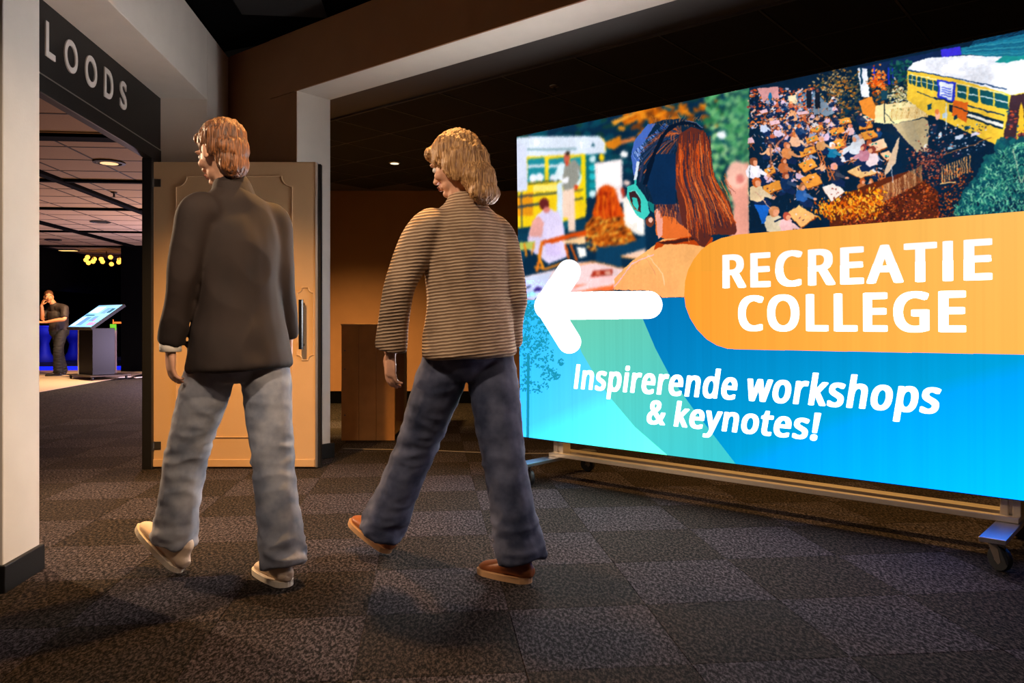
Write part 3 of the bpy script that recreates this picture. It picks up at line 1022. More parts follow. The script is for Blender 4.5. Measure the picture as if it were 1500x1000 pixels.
for p in ((420, 280, 500, 245, 518, 265, 470, 300), (395, 340, 470, 315, 488, 345, 400, 375), (560, 285, 650, 255, 662, 295, 575, 318),
          (615, 210, 695, 195, 705, 230, 630, 240), (765, 235, 840, 222, 852, 262, 762, 278), (770, 300, 860, 278, 888, 325, 795, 350),
          (570, 365, 645, 340, 662, 390, 590, 412), (350, 420, 450, 388, 470, 430, 360, 468), (340, 515, 440, 475, 478, 525, 385, 568),
          (358, 610, 468, 568, 512, 640, 405, 682), (110, 555, 180, 525, 190, 570, 130, 592), (105, 665, 215, 622, 245, 672, 110, 735)):
    table(p)
table((782, 190, 850, 178, 862, 215, 800, 222), (245, 215, 190))
table((822, 375, 925, 343, 955, 395, 862, 430), (250, 200, 160)); table((900, 440, 960, 420, 1000, 470, 950, 490), (250, 195, 150))
table((645, 430, 740, 415, 770, 470, 655, 500), (225, 225, 240)); table((675, 565, 775, 515, 880, 570, 770, 612), (252, 200, 130))
table((505, 670, 590, 640, 665, 700, 570, 768), (240, 225, 215)); table((262, 850, 350, 795, 475, 870, 365, 945), (248, 185, 110))
for x, y, s, sh, ha, dr in ((325, 320, 110, (250, 190, 150), (215, 120, 60), 1), (268, 395, 120, (225, 140, 80), (200, 110, 70), 1), (245, 500, 110, (205, 110, 60), (170, 80, 40), 1),
                            (40, 510, 150, (240, 235, 245), (150, 80, 50), 1), (60, 650, 170, (235, 205, 160), (205, 95, 40), 1), (205, 275, 80, (225, 200, 225), (130, 60, 40), 1),
                            (110, 240, 80, (190, 200, 225), (120, 60, 40), 1), (575, 395, 110, (20, 110, 150), (225, 235, 240), 1), (500, 350, 100, (215, 150, 90), (235, 170, 150), 1),
                            (590, 540, 130, (40, 45, 65), (235, 160, 150), 1), (735, 350, 140, (230, 235, 245), (200, 200, 220), -1), (845, 430, 140, (245, 220, 225), (140, 60, 50), -1),
                            (790, 410, 120, (200, 130, 150), (150, 60, 60), -1), (700, 260, 80, (235, 190, 195), (200, 110, 90), -1), (765, 180, 80, (25, 40, 70), (60, 40, 40), 1),
                            (260, 600, 120, (20, 50, 95), (170, 80, 50), 1), (370, 680, 130, (40, 90, 160), (170, 110, 70), 1), (780, 640, 100, (190, 110, 60), (200, 90, 40), 1),
                            (590, 190, 60, (25, 40, 70), (150, 80, 50), 1), (350, 260, 80, (25, 60, 110), (210, 100, 50), 1), (840, 640, 90, (110, 160, 200), (190, 110, 60), -1)):
    fig(x, y, s, sh, ha, dr)
chair(525, 510, 110); chair(470, 410, 100); chair(690, 290, 80, -1); chair(880, 560, 100); chair(950, 560, 110, -1)
line(ce(165, 365, 240, 475), 1.6, (190, 140, 130)); line(ce(270, 310, 200, 380), 2.2, (170, 100, 80)); line(ce(155, 385, 158, 530), 1.8, (150, 100, 90))
poly(ce(40, 790, 130, 790, 150, 820, 120, 920, 95, 920, 70, 840), (25, 100, 200))
fig(180, 850, 190, (225, 205, 170), (215, 140, 90), 1); fig(265, 880, 140, (245, 190, 190), (190, 80, 60), 1)
line(ce(180, 905, 240, 880), 2.6, (20, 40, 70)); line(ce(50, 700, 160, 820), 1, (225, 170, 140))
# stage, fence, planting at the right
poly(cf(540, 350, 600, 330, 640, 420, 620, 440, 560, 410), (235, 140, 50))
poly(cf(620, 370, 860, 340, 870, 420, 700, 460, 615, 450), (250, 225, 165))
for k in range(26):
    x = 690 + k * 7
    line(cf(x, 385 - k * 0.5, x + 1, 440 - k * 0.6), 0.7, (190, 140, 70))
for _ in range(140):
    x, y = cf(R.gauss(745, 35), R.gauss(325, 25))[0]
    ell(x, y, R.uniform(1, 3), R.uniform(0.7, 1.6), R.choice([(240, 235, 200), (190, 180, 120), (250, 225, 170), (140, 140, 90)]), R.uniform(-80, 80), 0.9, 6)
line(cf(663, 330, 663, 450), 1.3, (25, 40, 50)); line(cf(663, 400, 710, 455), 0.9, (25, 40, 50)); poly(cf(645, 300, 675, 297, 676, 342, 648, 345), (25, 70, 90))
poly(cf(625, 470, 700, 455, 800, 590, 720, 520), (15, 35, 55))
poly(cf(700, 460, 850, 430, 870, 440, 870, 590, 810, 590), (185, 165, 125))
poly(cf(735, 448, 790, 440, 850, 580, 800, 580), (165, 150, 120), 0.6)
line(cf(698, 462, 810, 592), 2, (15, 30, 60))
# bus at the right
poly(cg(148, 170, 400, 205, 720, 290, 812, 300, 812, 590, 680, 600, 500, 520, 240, 400, 150, 330), (246, 200, 60))
poly(cg(148, 165, 180, 125, 270, 95, 460, 85, 680, 85, 812, 90, 812, 300, 730, 300, 420, 215, 150, 165), (242, 244, 255))
poly(cg(455, 40, 812, -40, 812, 100, 680, 88, 450, 80), (30, 120, 150))
for k in range(12):
    line(cg(460 + k * 6, 78 - k * 7, 812, 70 - k * 12), 1.0, R.choice([(20, 90, 130), (60, 160, 180), (30, 130, 160)]))
poly(cg(640, 120, 690, 85, 812, 85, 780, 110, 700, 125), (30, 150, 150)); poly(cg(335, 50, 450, 30, 455, 80, 345, 92), (60, 50, 220))
line(cg(155, 165, 400, 208, 710, 272), 1.6, (25, 60, 110)); line(cg(165, 190, 400, 235, 700, 300), 1.2, (255, 240, 180))
for a, b in ((158, 176), (180, 198), (205, 225), (232, 255), (262, 290), (297, 322)):
    f = lambda x: 0.24 * (x - 158)
    poly(cg(a, 190 + f(a), b, 190 + f(b), b, 242 + f(b) * 1.25, a, 238 + f(a) * 1.25), (20, 75, 90))
    line(cg(a, 215 + f(a), b, 216 + f(b)), 0.9, (225, 235, 235))
for a, b in ((432, 482), (495, 548), (562, 632), (640, 718)):
    f = lambda x: 0.22 * (x - 432)
    poly(cg(a, 245 + f(a), b, 245 + f(b), b, 322 + f(b) * 1.1, a, 318 + f(a) * 1.1), (18, 80, 90))
    line(cg(a, 284 + f(a), b, 285 + f(b)), 1.7, (215, 232, 232))
poly(cg(318, 218, 425, 235, 412, 350, 320, 318), (40, 55, 200)); poly(cg(330, 230, 408, 245, 398, 335, 332, 308), (228, 235, 252))
for k in range(4):
    line(cg(340, 262 + k * 14, 398, 272 + k * 14), 1.6, (70, 90, 220))
line(cg(300, 318, 420, 350, 700, 420), 2.0, (15, 45, 80)); line(cg(200, 285, 320, 330), 1.0, (15, 45, 80))
poly(cg(385, 355, 690, 455, 688, 500, 385, 400), (15, 40, 60)); poly(cg(410, 335, 490, 350, 488, 460, 400, 420), (225, 100, 30))
line(cg(490, 415, 690, 480), 4, (240, 235, 225)); line(cg(395, 365, 690, 458), 1.2, (15, 40, 60))
poly(cg(735, 300, 812, 310, 812, 590, 700, 600, 690, 540), (60, 40, 50)); poly(cg(790, 350, 812, 330, 812, 470, 770, 560, 755, 560), (245, 195, 50))
for _ in range(30):
    x, y = cg(R.uniform(710, 780), R.uniform(380, 560))[0]
    ell(x, y, R.uniform(1, 4), R.uniform(1, 2), R.choice([(215, 90, 40), (30, 70, 100), (150, 60, 60)]), 0, 0.9, 6)
# band, chairs and gear
for x, y, w, h, c in ((275, 370, 24, 34, (20, 70, 90)), (420, 430, 18, 26, (15, 50, 70)), (490, 490, 34, 20, (15, 70, 90)), (300, 500, 34, 55, (20, 40, 70)), (345, 585, 50, 26, (20, 35, 60)), (440, 540, 50, 22, (205, 215, 235)),
                      (530, 525, 42, 18, (225, 215, 235)), (360, 420, 30, 30, (190, 210, 220)), (400, 600, 46, 18, (150, 190, 215)), (430, 640, 52, 34, (20, 32, 60)), (250, 600, 12, 36, (230, 225, 215)), (335, 530, 18, 30, (225, 235, 240))):
    ax, ay = cg(x, y)[0]
    poly([(ax - w * 0.13, ay - h * 0.13 + 1.5), (ax + w * 0.13, ay - h * 0.13 - 1), (ax + w * 0.13, ay + h * 0.13 - 1), (ax - w * 0.13, ay + h * 0.13 + 1.5)], c)
ell(*cg(318, 420)[0], 4, 7, (245, 180, 150)); ell(*cg(315, 400)[0], 3, 4, (235, 130, 70)); line(cg(370, 350, 366, 500), 1.8, (215, 225, 230))
for _ in range(160):
    x, y = cg(R.uniform(250, 600), R.uniform(470, 640))[0]
    ell(x, y, R.uniform(0.8, 2.4), R.uniform(0.6, 1.4), R.choice([(225, 225, 240), (30, 60, 90), (110, 160, 200), (190, 110, 90), (20, 35, 60), (20, 35, 60)]), R.uniform(-40, 40), 0.9, 6)
line(cg(360, 640, 480, 600, 620, 545), 1.2, (150, 90, 50))
# lower right planting
poly(ce(560, 790, 700, 700, 960, 600, 1100, 560, 1300, 700, 1300, 980, 300, 1100, 560, 950), (90, 38, 22))
for _ in range(1500):
    t = R.random()
    x = 1235 + 190 * t
    y = R.uniform(300 - 55 * t, 332) - 6 * t
    ell(x, y, R.uniform(0.6, 2.2), R.uniform(0.5, 1.5), R.choice([(150, 55, 25), (205, 85, 30), (95, 30, 25), (60, 25, 30), (235, 120, 50), (180, 60, 30), (35, 20, 35)]), R.uniform(-70, 70), 0.9, 6)
for _ in range(360):      # dark red shrub by the fence
    x, y = cg(R.gauss(270, 60), R.gauss(690, 55))[0]
    ell(x, y, R.uniform(0.6, 2.4), R.uniform(0.5, 1.5), R.choice([(130, 50, 40), (75, 35, 45), (180, 85, 60), (40, 30, 50), (210, 120, 90)]), R.uniform(-70, 70), 0.9, 6)
for k in range(34):       # pickets
    t = k / 33
    x, y = cg(-20 + 250 * t, 880 - 130 * t)[0]
    line([(x, y - 13), (x + 0.4, y + 12)], 1.2, R.choice([(190, 130, 80), (150, 90, 55), (215, 160, 110)]))
for k in range(12):
    x, y = cg(345 + 14 * k, 760 - 6 * k)[0]
    line([(x, y - 13), (x + 0.4, y + 11)], 1.4, (230, 160, 90))
line(cg(335, 805, 420, 795), 2, (240, 180, 110))
poly(cg(25, 760, 20, 740, 90, 560, 105, 540, 85, 690), (205, 175, 145)); line(cg(60, 700, 66, 800), 1, (190, 190, 200))
for _ in range(520):      # yellow orange shrub
    t = R.random()
    x, y = 1205 + 85 * t + R.gauss(0, 9), 322 - 34 * t * R.random() - R.uniform(0, 22) + R.gauss(0, 3)
    ell(x, y, R.uniform(1.2, 4.0), R.uniform(0.8, 1.8), R.choice([(250, 150, 20), (240, 110, 15), (255, 190, 60), (200, 75, 15), (130, 50, 20), (252, 170, 40)]), R.uniform(30, 120), 0.9, 7)
for _ in range(260):
    t = R.random()
    x, y = cg(430 + 380 * t, 990 - 430 * min(1, t * 1.5) ** 0.8 + R.uniform(0, 430) * R.random())[0]
    ell(x, y, R.uniform(3, 9), R.uniform(3, 8), R.choice([(18, 75, 90), (14, 62, 80), (24, 96, 100)]), R.uniform(-60, 60), 0.9, 9)
for _ in range(2100):     # green bush
    x, y = cg(R.uniform(410, 812), R.uniform(560, 985))[0]
    gxx, gyy = (x - 1290) / 0.26, (y - 60) / 0.26
    if gyy < 1000 - (gxx - 380) * 1.25 and gxx < 640 or gyy < 640 - (gxx - 640) * 0.4:
        continue
    a = R.uniform(-150, -30)
    L_ = R.uniform(2, 9)
    line([(x, y), (x + L_ * math.cos(math.radians(a)), y + L_ * math.sin(math.radians(a)))], R.uniform(0.6, 1.8),
         R.choice([(60, 150, 125), (110, 195, 160), (25, 110, 105), (10, 70, 85), (150, 220, 175), (15, 85, 95), (80, 170, 130), (12, 60, 80)]), 0.9)
line(cg(745, 610, 790, 800), 1.2, (190, 200, 170))
line([(1097.5, 100), (1097.5, 360)], 0.8, (12, 50, 60))

roughen(758, 60, 1097, 441, 0.9, 0.022, 11)
roughen(1098, 20, 1570, 350, 0.95, 0.05, 12)
blur_region(758, 60, 1097, 441, 1)
blur_region(1098, 20, 1570, 350, 1)
_t = TP([(1497, 300)])[0]
_x = int(_t[0]); _y = int(TP([(1497, 330)])[0][1]) 
_w = TW - _x
TEX[_y - 20:, _x:] = TEX[_y - 20:, _x - _w:_x][:, ::-1]
# ---- lower half: colour fields
W0 = (255, 255, 255)
DKB, BRB = (4, 112, 184), (0, 196, 250)
poly([(740, 440.5), (1003, 435.5), (1570, 430), (1570, 800), (740, 800)],
     grad((4, 116, 180), (0, 140, 205), (2, 150, 210), (0, 206, 255), (960, 440, 1500, 735)))
poly([(845, 439), (934, 437), (942, 468), (960, 510), (981, 550), (1015, 598), (1076, 677), (1100, 705), (740, 705), (740, 439)],
     grad((110, 205, 175), (95, 195, 175), (85, 222, 218), (60, 205, 215), (830, 450, 1050, 690)))
poly([(740, 440), (825, 439), (835, 469), (852, 516), (872, 550), (893, 581), (930, 625), (976, 665), (1000, 690), (740, 705)],
     grad((40, 188, 226), (90, 205, 215), (70, 222, 240), (120, 240, 225), (762, 440, 960, 660)))
# tree
TRC = (28, 150, 182)
line([(774, 520), (773.5, 575), (773, 641)], 4, TRC)
for cx, cy, rx, ry, n_ in ((783, 480, 22, 34, 220), (775, 455, 12, 12, 60), (806, 548, 15, 10, 70), (795, 520, 17, 20, 90), (770, 520, 10, 40, 110), (822, 530, 4, 5, 20), (782, 566, 22, 10, 60)):
    for _ in range(n_):
        a, q = R.uniform(0, 6.28), math.sqrt(R.random())
        ell(cx + rx * q * math.cos(a), cy + ry * q * math.sin(a), R.uniform(0.8, 3), R.uniform(0.7, 1.8), TRC, R.uniform(-80, 80), 0.9, 6)
# orange pill
pill = [(1570, 303), (1500, 309), (1300, 325), (1150, 337.5), (1080, 343.5), (1057, 348.5), (1040, 356), (1027, 366), (1016, 380), (1008, 395), (1003.5, 412), (1002.3, 432), (1004.5, 449), (1011, 466), (1021, 482),
        (1035, 496.5), (1050, 505.5), (1066, 510.5), (1085, 511.5), (1300, 515.5), (1500, 519), (1570, 520)]
poly(pill, grad((246, 160, 52), (252, 190, 96), (246, 160, 50), (252, 186, 84), (1010, 320, 1450, 510)))
# arrow
AR = (255, 255, 255)
cap((803, 448), (950, 446.3), 20.3, AR)
cap((801, 447), (833.5, 397.5), 17.8, AR)
cap((802, 449), (834, 500.5), 17.2, AR)


# ---- lettering of the print
GLYPHS = {
    'R': (418, [[65,0,65,480,197,480,239,477,275,471,305,460,329,446,348,426,361,403,369,375,372,343,371,325,369,308,364,293,358,279,350,267,342,256,332,247,322,239,311,232,300,225,288,220,276,215,408,0,337,0,221,198,126,198,126,0], [194,427,126,427,126,249,197,249,225,251,248,255,267,262,283,272,294,285,303,301,308,319,310,340,308,362,303,381,294,396,281,407,265,416,245,422,222,426]]),
    'E': (373, [[65,0,65,480,333,480,333,426,126,426,126,277,321,277,321,224,126,224,126,53,333,53,333,0]]),
    'C': (424, [[271,486,308,484,342,479,374,470,404,458,379,407,368,412,356,417,343,421,330,425,316,429,302,431,286,433,271,433,234,430,202,420,173,404,149,381,130,353,116,320,108,282,105,240,107,197,115,160,128,127,146,98,169,76,198,59,231,50,270,46,286,47,301,48,315,49,330,52,344,55,358,58,371,61,385,65,385,13,371,8,358,4,344,1,329,-2,314,-4,298,-6,280,-6,261,-7,226,-5,194,1,165,10,139,24,116,40,96,60,79,83,65,109,55,139,47,170,42,204,41,240,43,276,48,309,56,340,67,368,82,395,100,418,121,438,146,455,173,469,203,478,236,484]]),
    'A': (429, [[187,482,242,482,428,0,366,0,308,148,118,148,61,0,0,0], [214,419,211,409,209,399,206,388,203,378,200,369,197,361,195,353,193,347,138,202,290,202,236,347,235,350,234,355,232,360,230,367,227,374,225,381,223,388,221,396,219,403,217,409,215,415]]),
    'T': (373, [[7,480,366,480,366,426,217,426,217,0,156,0,156,426,7,426]]),
    'I': (191, [[65, 0, 65, 480, 126, 480, 126, 0]]),
    'O': (525, [[263,487,298,485,329,479,358,470,384,456,407,440,427,420,444,397,458,370,469,341,477,310,482,277,484,240,482,204,477,171,469,139,458,110,444,84,427,61,407,41,384,24,358,11,329,1,297,-5,263,-7,227,-5,194,1,165,11,139,24,116,41,96,61,79,84,65,111,55,140,47,171,42,205,41,241,42,277,47,310,55,341,65,370,79,396,96,419,116,439,139,456,165,470,195,479,227,485], [301,431,263,434,225,431,193,421,165,405,143,382,126,354,114,321,107,283,105,240,107,198,114,159,126,126,143,98,165,75,192,59,225,49,263,46,301,49,333,59,361,75,382,98,399,126,410,159,417,198,420,240,417,283,410,321,399,354,382,382,361,405,334,421]]),
    'L': (352, [[65,480,126,480,126,54,335,54,335,0,65,0]]),
    'G': (489, [[289,486,309,486,329,484,347,482,366,479,383,475,400,470,417,464,433,458,410,406,397,411,383,416,368,421,352,425,336,429,320,431,303,433,286,433,245,430,210,420,178,404,152,381,131,353,116,320,107,282,104,240,105,212,109,186,114,161,123,139,133,118,146,100,162,84,181,70,202,59,226,52,254,47,285,46,300,46,314,47,327,48,338,49,349,51,360,53,369,55,379,57,379,199,273,199,273,253,439,253,439,18,420,12,400,7,380,3,361,-1,340,-3,318,-5,295,-6,271,-7,235,-5,202,1,172,10,145,23,121,40,100,59,82,82,67,108,56,137,48,169,43,203,41,240,43,276,48,310,58,341,71,370,87,396,107,419,129,439,155,456,185,469,217,479,252,484]]),
    'n': (415, [[230,367,261,365,287,359,309,349,328,335,342,317,352,295,359,267,361,234,361,0,302,0,302,230,297,268,282,295,257,312,222,317,194,315,171,309,153,298,139,283,129,265,122,242,118,216,116,187,116,0,57,0,57,360,105,360,113,311,117,311,126,324,138,336,151,345,165,353,181,359,197,363,213,366]]),
    's': (322, [[169,367,185,366,201,365,216,363,231,360,245,357,258,353,271,348,284,343,264,296,252,300,241,304,229,308,216,312,204,315,191,317,178,318,165,318,148,318,133,315,120,312,110,307,101,300,95,293,92,284,91,275,91,268,93,261,96,255,99,249,104,244,111,239,119,234,129,229,140,224,153,219,167,213,183,206,200,200,215,193,229,186,242,180,253,172,263,165,272,156,279,147,284,137,288,126,291,113,291,99,289,75,282,53,270,35,253,20,231,8,207,0,179,-5,148,-7,130,-6,113,-5,97,-3,83,-1,70,3,57,7,46,11,35,16,35,70,46,65,59,60,72,55,87,50,102,46,118,43,133,42,149,41,170,42,188,45,203,49,214,55,223,63,229,72,233,83,234,94,234,101,233,107,230,113,227,118,223,124,217,129,209,134,200,140,190,145,177,151,163,157,146,164,129,171,113,177,99,184,86,191,74,198,64,206,55,214,48,223,42,233,38,244,35,257,34,271,37,293,44,312,55,328,72,342,92,353,115,360,140,365]]),
    'p': (413, [[228,367,260,364,288,355,314,341,335,320,353,294,366,262,374,224,376,181,374,137,366,100,353,68,335,41,313,20,288,5,260,-4,228,-7,208,-6,190,-3,173,2,159,9,146,17,135,26,125,36,116,46,112,46,113,40,113,33,114,25,115,17,115,8,116,1,116,-7,116,-13,116,-161,57,-161,57,360,105,360,113,311,116,311,125,322,135,333,146,342,158,351,173,358,189,363,208,366], [241,315,218,317,192,315,171,309,153,300,140,286,130,269,123,247,118,222,116,192,116,181,118,149,122,122,128,98,138,78,151,63,169,51,192,45,219,42,235,43,249,47,262,53,273,60,283,70,291,82,299,95,305,110,309,126,312,143,314,162,315,181,313,211,309,237,302,260,291,280,278,296,261,308]]),
    'i': (173, [[87,495,94,494,100,493,106,490,111,486,116,481,119,474,121,466,122,457,121,449,119,441,116,434,111,429,106,425,100,422,94,420,87,420,80,420,74,422,68,425,62,429,58,434,55,441,53,449,52,457,53,466,55,474,58,481,62,486,68,490,74,493,80,494], [57,360,116,360,116,0,57,0]]),
    'r': (277, [[225,367,230,367,235,366,241,366,247,366,252,365,258,364,263,364,267,363,260,308,255,309,251,310,246,311,241,312,236,312,231,313,226,313,221,313,207,312,194,309,182,304,169,298,158,290,147,280,138,268,131,256,124,241,120,226,117,210,116,192,116,0,57,0,57,360,105,360,112,294,115,294,124,308,135,322,147,334,160,345,174,355,190,361,207,365]]),
    'e': (379, [[196,367,218,365,239,362,258,355,276,347,291,335,305,322,317,307,327,290,335,271,340,250,343,228,345,204,345,169,98,169,101,140,107,115,116,93,129,76,146,62,165,52,188,46,213,44,230,44,245,45,260,47,274,50,287,54,301,58,314,63,328,69,328,17,315,11,301,6,287,2,274,-1,260,-4,245,-5,228,-6,210,-7,185,-5,162,-2,140,5,120,14,101,26,85,40,71,57,59,76,49,98,42,122,38,149,37,177,38,206,42,232,48,257,57,279,68,299,81,316,96,331,112,344,131,354,151,361,173,365], [216,317,195,318,175,317,158,312,142,303,129,291,118,276,109,259,103,238,99,216,283,216,281,237,277,257,271,274,262,290,250,302,234,311]]),
    'w': (528, [[7,361,69,361,118,169,122,154,125,140,129,125,132,110,135,96,138,83,140,71,142,61,144,61,146,67,147,74,149,81,151,89,153,98,155,107,157,115,159,125,162,134,164,142,166,150,169,158,232,361,297,361,359,158,362,146,366,134,370,121,373,108,376,95,379,83,381,72,383,62,385,62,387,71,389,82,391,94,395,108,398,123,402,138,406,153,410,169,460,361,520,361,420,1,351,1,289,203,285,217,281,231,278,244,274,258,271,270,269,281,266,291,265,299,262,299,260,291,258,281,256,270,253,258,250,244,246,231,242,217,238,203,173,1,106,1]]),
    'o': (406, [[204,367,228,365,250,361,271,354,290,345,308,333,324,318,337,301,349,282,358,260,365,236,369,209,370,181,367,139,359,101,345,69,325,42,300,21,271,6,239,-4,202,-7,179,-5,157,-1,136,6,117,15,100,27,84,42,70,59,58,79,49,101,42,125,38,152,37,181,40,223,48,260,62,292,82,318,106,339,135,355,168,364], [203,317,177,315,155,308,137,297,123,281,112,261,104,238,100,211,98,181,100,150,104,123,112,100,123,80,138,63,156,52,178,45,203,42,229,45,251,52,269,63,283,80,295,100,303,123,307,150,309,181,307,211,303,238,295,261,283,281,269,297,251,308,229,315]]),
    'k': (359, [[57,510,116,510,116,244,115,238,115,231,115,224,115,216,114,207,114,199,113,192,113,185,116,185,118,188,121,192,124,196,128,201,132,206,136,211,140,216,144,221,148,226,152,231,155,235,158,238,273,360,343,360,197,206,353,0,281,0,156,168,116,132,116,0,57,0]]),
    'd': (413, [[297,510,356,510,356,0,308,0,300,48,297,48,288,37,278,27,267,18,254,9,239,2,223,-3,205,-6,185,-7,153,-4,124,5,99,20,77,40,60,66,47,98,39,136,37,179,39,223,47,261,60,293,78,319,100,340,125,355,153,364,185,367,205,366,223,363,239,358,254,351,266,343,278,334,288,324,297,314,301,314,300,319,300,324,299,331,299,339,298,348,297,355,297,361,297,367], [193,318,171,315,152,308,135,296,122,280,111,259,104,235,100,208,98,178,100,148,104,121,111,98,122,78,135,62,152,51,171,45,194,42,221,44,243,50,261,60,274,74,284,91,292,113,296,138,298,168,298,179,296,210,292,238,285,262,275,282,262,297,244,309,221,315]]),
    'h': (415, [[57,510,116,510,116,361,116,347,115,335,114,322,113,310,117,310,126,323,137,334,150,344,164,352,179,358,195,362,212,365,229,366,260,364,287,358,309,348,328,335,342,317,352,294,359,267,361,234,361,0,302,0,302,230,297,268,282,295,257,312,222,317,194,315,171,309,152,298,139,283,129,264,122,242,118,216,116,186,116,0,57,0]]),
    '&': (492, [[204,487,230,485,252,480,272,472,289,460,303,445,313,427,318,407,320,383,319,363,314,344,305,327,293,312,279,297,262,283,244,270,224,258,354,133,362,144,370,155,377,168,382,181,388,195,393,209,397,224,401,240,461,240,455,219,449,198,442,179,434,160,425,142,415,125,404,110,392,95,490,0,410,0,352,56,336,43,319,31,300,20,281,11,261,3,238,-2,214,-6,187,-7,154,-5,125,2,99,13,77,28,59,46,46,69,38,95,36,125,37,149,43,172,51,191,63,208,79,223,96,238,116,252,139,266,128,278,118,291,108,304,99,318,91,332,85,348,82,364,81,382,83,406,89,426,99,444,114,459,132,471,153,480,177,485], [215,438,202,439,189,438,177,435,166,430,156,424,148,416,143,406,139,395,138,383,139,371,142,360,146,349,151,338,158,328,167,317,177,305,188,293,206,304,222,315,235,326,245,336,252,347,258,358,261,370,262,383,261,395,258,405,253,415,246,423,237,430,227,435], [175,229,157,218,142,207,129,196,118,185,109,173,103,160,99,144,97,127,99,109,104,94,111,80,122,68,136,58,151,51,169,47,189,46,209,47,229,49,246,54,263,60,277,67,291,75,303,84,314,93]]),
    'y': (343, [[1,360,64,360,142,155,147,142,151,129,156,116,160,104,164,92,167,80,170,68,172,57,175,57,177,66,180,76,183,88,187,101,191,115,196,128,201,142,206,156,279,360,343,360,187,-50,177,-74,166,-96,153,-115,139,-131,122,-144,103,-154,81,-159,56,-161,49,-161,41,-161,35,-160,28,-160,22,-159,17,-158,12,-157,7,-156,7,-109,11,-109,16,-110,20,-111,25,-111,30,-112,36,-112,41,-113,47,-113,62,-112,75,-108,87,-103,97,-95,106,-86,114,-75,121,-63,127,-49,146,-1]]),
    't': (242, [[86,443,121,443,121,360,225,360,225,314,121,314,121,106,122,91,125,77,130,66,137,57,145,51,155,46,165,43,177,42,184,42,191,42,198,43,205,44,212,45,218,46,223,48,228,49,228,4,222,2,216,0,209,-2,201,-4,192,-5,184,-6,175,-7,167,-7,153,-6,140,-4,127,-1,115,3,104,9,94,16,85,26,77,37,70,50,65,66,63,84,62,105,62,314,11,314,11,343,62,366]]),
    '!': (181, [[54,480,126,480,109,135,71,135], [90,81,98,81,106,79,113,76,119,71,125,65,129,57,131,48,132,36,131,25,129,15,125,8,119,1,113,-3,106,-7,98,-9,90,-9,82,-9,74,-7,67,-3,60,1,55,8,51,15,49,25,48,36,49,48,51,57,55,65,60,71,67,76,74,79,82,81]]),
}


def row_bitmap(body, rx, ry, shear, track, wide=1.0, pxem=0.42):
    """rows of a bold bitmap built from the glyph outlines; returns (bitmap, x0, y0) in glyph units / pxem"""
    pad = 40
    x = 0
    segs = []
    for ch in body:
        if ch == ' ':
            x += 190
            continue
        adv, loops = GLYPHS[ch]
        for l in loops:
            segs.append([((x + l[i]) * wide, l[i + 1]) for i in range(0, len(l), 2)])
        x += adv + track
    W_, H_ = int((x * wide + 200) * pxem) + 2 * pad, int(760 * pxem) + 2 * pad
    bm_ = np.zeros((H_, W_), bool)
    for sg in segs:
        t = np.array(sg) * pxem + np.array([pad + 20, pad + 180 * pxem])
        x0, x1 = int(t[:, 0].min()) - 1, int(t[:, 0].max()) + 2
        y0, y1 = int(t[:, 1].min()) - 1, int(t[:, 1].max()) + 2
        gx, gy = np.meshgrid(np.arange(x0, x1) + 0.5, np.arange(y0, y1) + 0.5)
        ins = np.zeros(gx.shape, bool)
        for i in range(len(t)):
            ax, ay = t[i]
            bx, by = t[(i + 1) % len(t)]
            if ay != by:
                ins ^= ((ay > gy) != (by > gy)) & (gx < (bx - ax) * (gy - ay) / (by - ay) + ax)
        bm_[y0:y1, x0:x1] ^= ins
    src = bm_.copy()
    out = bm_.copy()
    kx, ky = int(round(rx * pxem)), int(round(ry * pxem))
    for dyy in range(-ky, ky + 1):
        # super-ellipse kernel keeps the corners crisp
        ww = int(round(kx * (1 - abs(dyy / (ky + 0.01)) ** 4) ** 0.25))
        sh = np.roll(src, dyy, 0)
        acc = sh.copy()
        for dxx in range(1, ww + 1):
            acc |= np.roll(sh, dxx, 1) | np.roll(sh, -dxx, 1)
        out |= acc
    if shear:
        for yy in range(H_):
            out[yy] = np.roll(out[yy], int(round((yy - pad - 180 * pxem) * shear)))
    return out, pad + 180 * pxem, pxem


